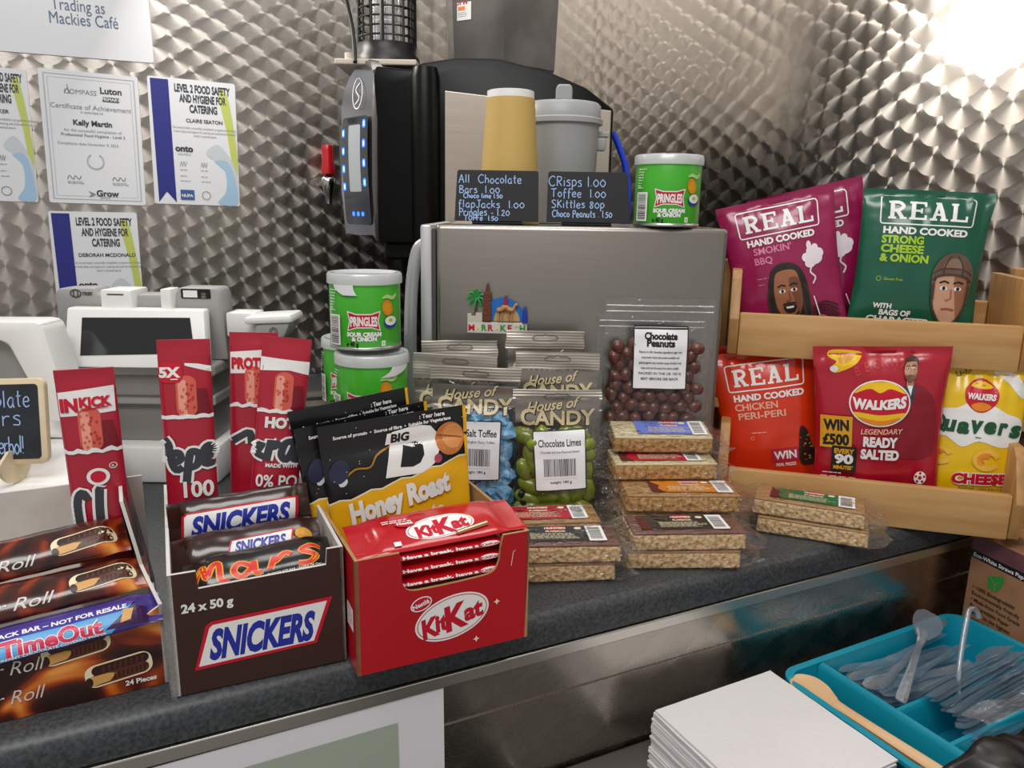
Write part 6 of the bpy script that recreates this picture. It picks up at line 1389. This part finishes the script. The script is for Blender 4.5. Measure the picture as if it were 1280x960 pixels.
for k in range(22):
    cut('fork', (.044+R.uniform(-.006, .006)-k*.0005, .034-k*.0034, .059+R.uniform(-.0015, .002)-.0011*k+.012*0), (rad(-4)+R.uniform(-.05, .05), rad(-28)+R.uniform(-.1, .1), rad(-82)+R.uniform(-.05, .05)), 'clear plastic fork nested in the fanned row across the tray', 'clear plastic forks')
cut('spoon', (.010, .075, .060), (rad(8), rad(15), rad(-60)), 'clear plastic spoon with its bowl resting near the back rim', 'clear plastic spoons')
cut('spoon', (.025, .088, .052), (rad(4), rad(-20), rad(-75)), 'clear plastic spoon lying low under the other one', 'clear plastic spoons')
# one looped handle standing up at the back corner
b = BM(); P = smooth_pts([(-.045, -.02, .045), (.0, .015, .062), (.050, .045, .098), (.062, .050, .106), (.070, .048, .104), (.071, .044, .096)], 6); tube(b, P, [.0022+.0012*min(1, i/10) for i in range(len(P))], 8)
o = obj('cutlery_handle', b, clearp, smooth=60); o.location = (.765, .435, ZL); tag(o, 'clear bent plastic handle sticking up above the tray corner', 'handle')
o.name = 'plastic_ladle'; o['category'] = 'ladle'; o['label'] = 'clear plastic ladle with hooked end sticking up above the turquoise tray'
# wooden spoons in the narrow compartment
bw = wood('birch', '#d3a878', '#deb88b', 1, 14)
def wood_spoon():
    b = BM(); prof = [(-.080, .0055), (-.07, .006), (.02, .005), (.035, .008), (.050, .0145), (.066, .0155), (.078, .010), (.083, .004)]; prev = None
    for y, hw in smooth_pts(prof, 4):
        row = [b.verts.new((hw*s, y, .0025*s*s)) for s in (-1, -.4, .4, 1)]+[b.verts.new((hw*s, y, -.0014+.0025*s*s)) for s in (1, .4, -.4, -1)]
        if prev:
            for q in range(8): b.faces.new((prev[q], prev[(q+1) % 8], row[(q+1) % 8], row[q]))
        else: b.faces.new(row[::-1])
        prev = row
    b.faces.new(prev); bmesh.ops.recalc_face_normals(b, faces=b.faces[:])
    me = bpy.data.meshes.new('wooden_spoon'); b.to_mesh(me); b.free(); me.materials.append(bw)
    for p in me.polygons: p.use_smooth = True
    me.set_sharp_from_angle(angle=rad(40)); return me
WS = wood_spoon()
for k in range(7):
    o = link('wooden_spoon', WS); o.location = (.6165-.0012*k+.002*(k % 2), .442+.003*(k % 3), ZL+.014+k*.0068); o.rotation_euler = (rad(1.5), rad(-14), rad(4)+R.uniform(-.05, .05))
    tag(o, 'pale wooden spoon in the narrow tray compartment next to the napkins', 'spoon', 'wooden spoons')

kr = mat('kraft card', '#ab7d5b', .6, vary=(40, '#a07352')); mau = mat('mauve printed card', '#5a3238', .5, vary=(14, '#7d5157'))
t = thing('straw_box', 'kraft carton printed with a green leaf beside the cutlery tray', 'box', (.925, .552, ZL+.0005), rad(-8.5))
b = BM(); box(b, 0, .10, -.30, 0, 0, .155, 0, .001); obj('carton', b, kr, t)
A = Art(flat((-.0003, 0, 0), (0, -1, 0), (0, 0, 1)), .0003, .03)
A.rect(0, .134, .30, .155, mau); A.rect(0, .124, .30, .134, black); A.text('Eco-White Straws Paper', .004, .1262, .0070, white, bold=.02, align='l', fit=.075)
A.poly(smooth_pts([(.028, .104), (.030, .097), (.037, .094), (.044, .098), (.049, .116), (.036, .113), (.029, .110)], 4, True), green_p); A.line([(.030, .112), (.038, .103), (.039, .094)], .0011, kr); A.line([(.0385, .103), (.043, .108)], .0009, kr)
for i, s in enumerate(('• 100% Biodegradable', '  Environmentally Friendly', '• Made from Food Grade', '  Biodegradable Paper', '• Made to the highest', '  standards from 100% sustainable', '  wood from the forest')): A.text(s, .010, .085-.0083*i, .0066, black, bold=.01, align='l')
A.build('print', t)

def crumple(x, y, s): return noise.noise(Vector((x*14, y*14, s)))*.014+noise.noise(Vector((x*38, y*30, s+4)))*.006+abs(noise.noise(Vector((x*22+y*14, y*9, s+9))))*.014
b = BM(); S = lambda x, y: Vector((x, y, ZL+.001+max(0, (.088+.012*min(1, (x-.52)/.3)+crumple(x, y, 2.0)))*min(1, max(0, min((x-.515)/.03, (.858-x)/.02, (.356+.003*sin(x*40)-y)/.016, (y-.17)/.03)))**.6))
F = sheet(b, S, .515, .858, .17, .3565, 80, 50)
bv = [b.verts.new((x, y, ZL+.0005)) for x, y in ((.515, .17), (.858, .17), (.858, .3565), (.515, .3565))]; b.faces.new(bv[::-1])
o = obj('bin_bag', b, mat('glossy black polythene', '#0c0c0d', .3, coat=.2), smooth=180); tag(o, 'crumpled black polythene bag in the lower corner before the tray', 'bag')
b = BM(); S = lambda x, y: Vector((x, y+.006*sin(x*30), ZL+.074+.008*noise.noise(Vector((x*30, y*40, 1)))+.10*(x-.70)))
sheet(b, S, .69, .858, .366, .392, 40, 10); o = obj('film_strip', b, clear('loose film', gloss=.05, rough=.1, bump=(60, .8), haze=.08), smooth=60); tag(o, 'crinkled clear film lying across the tray edge behind the black bag', 'plastic film')
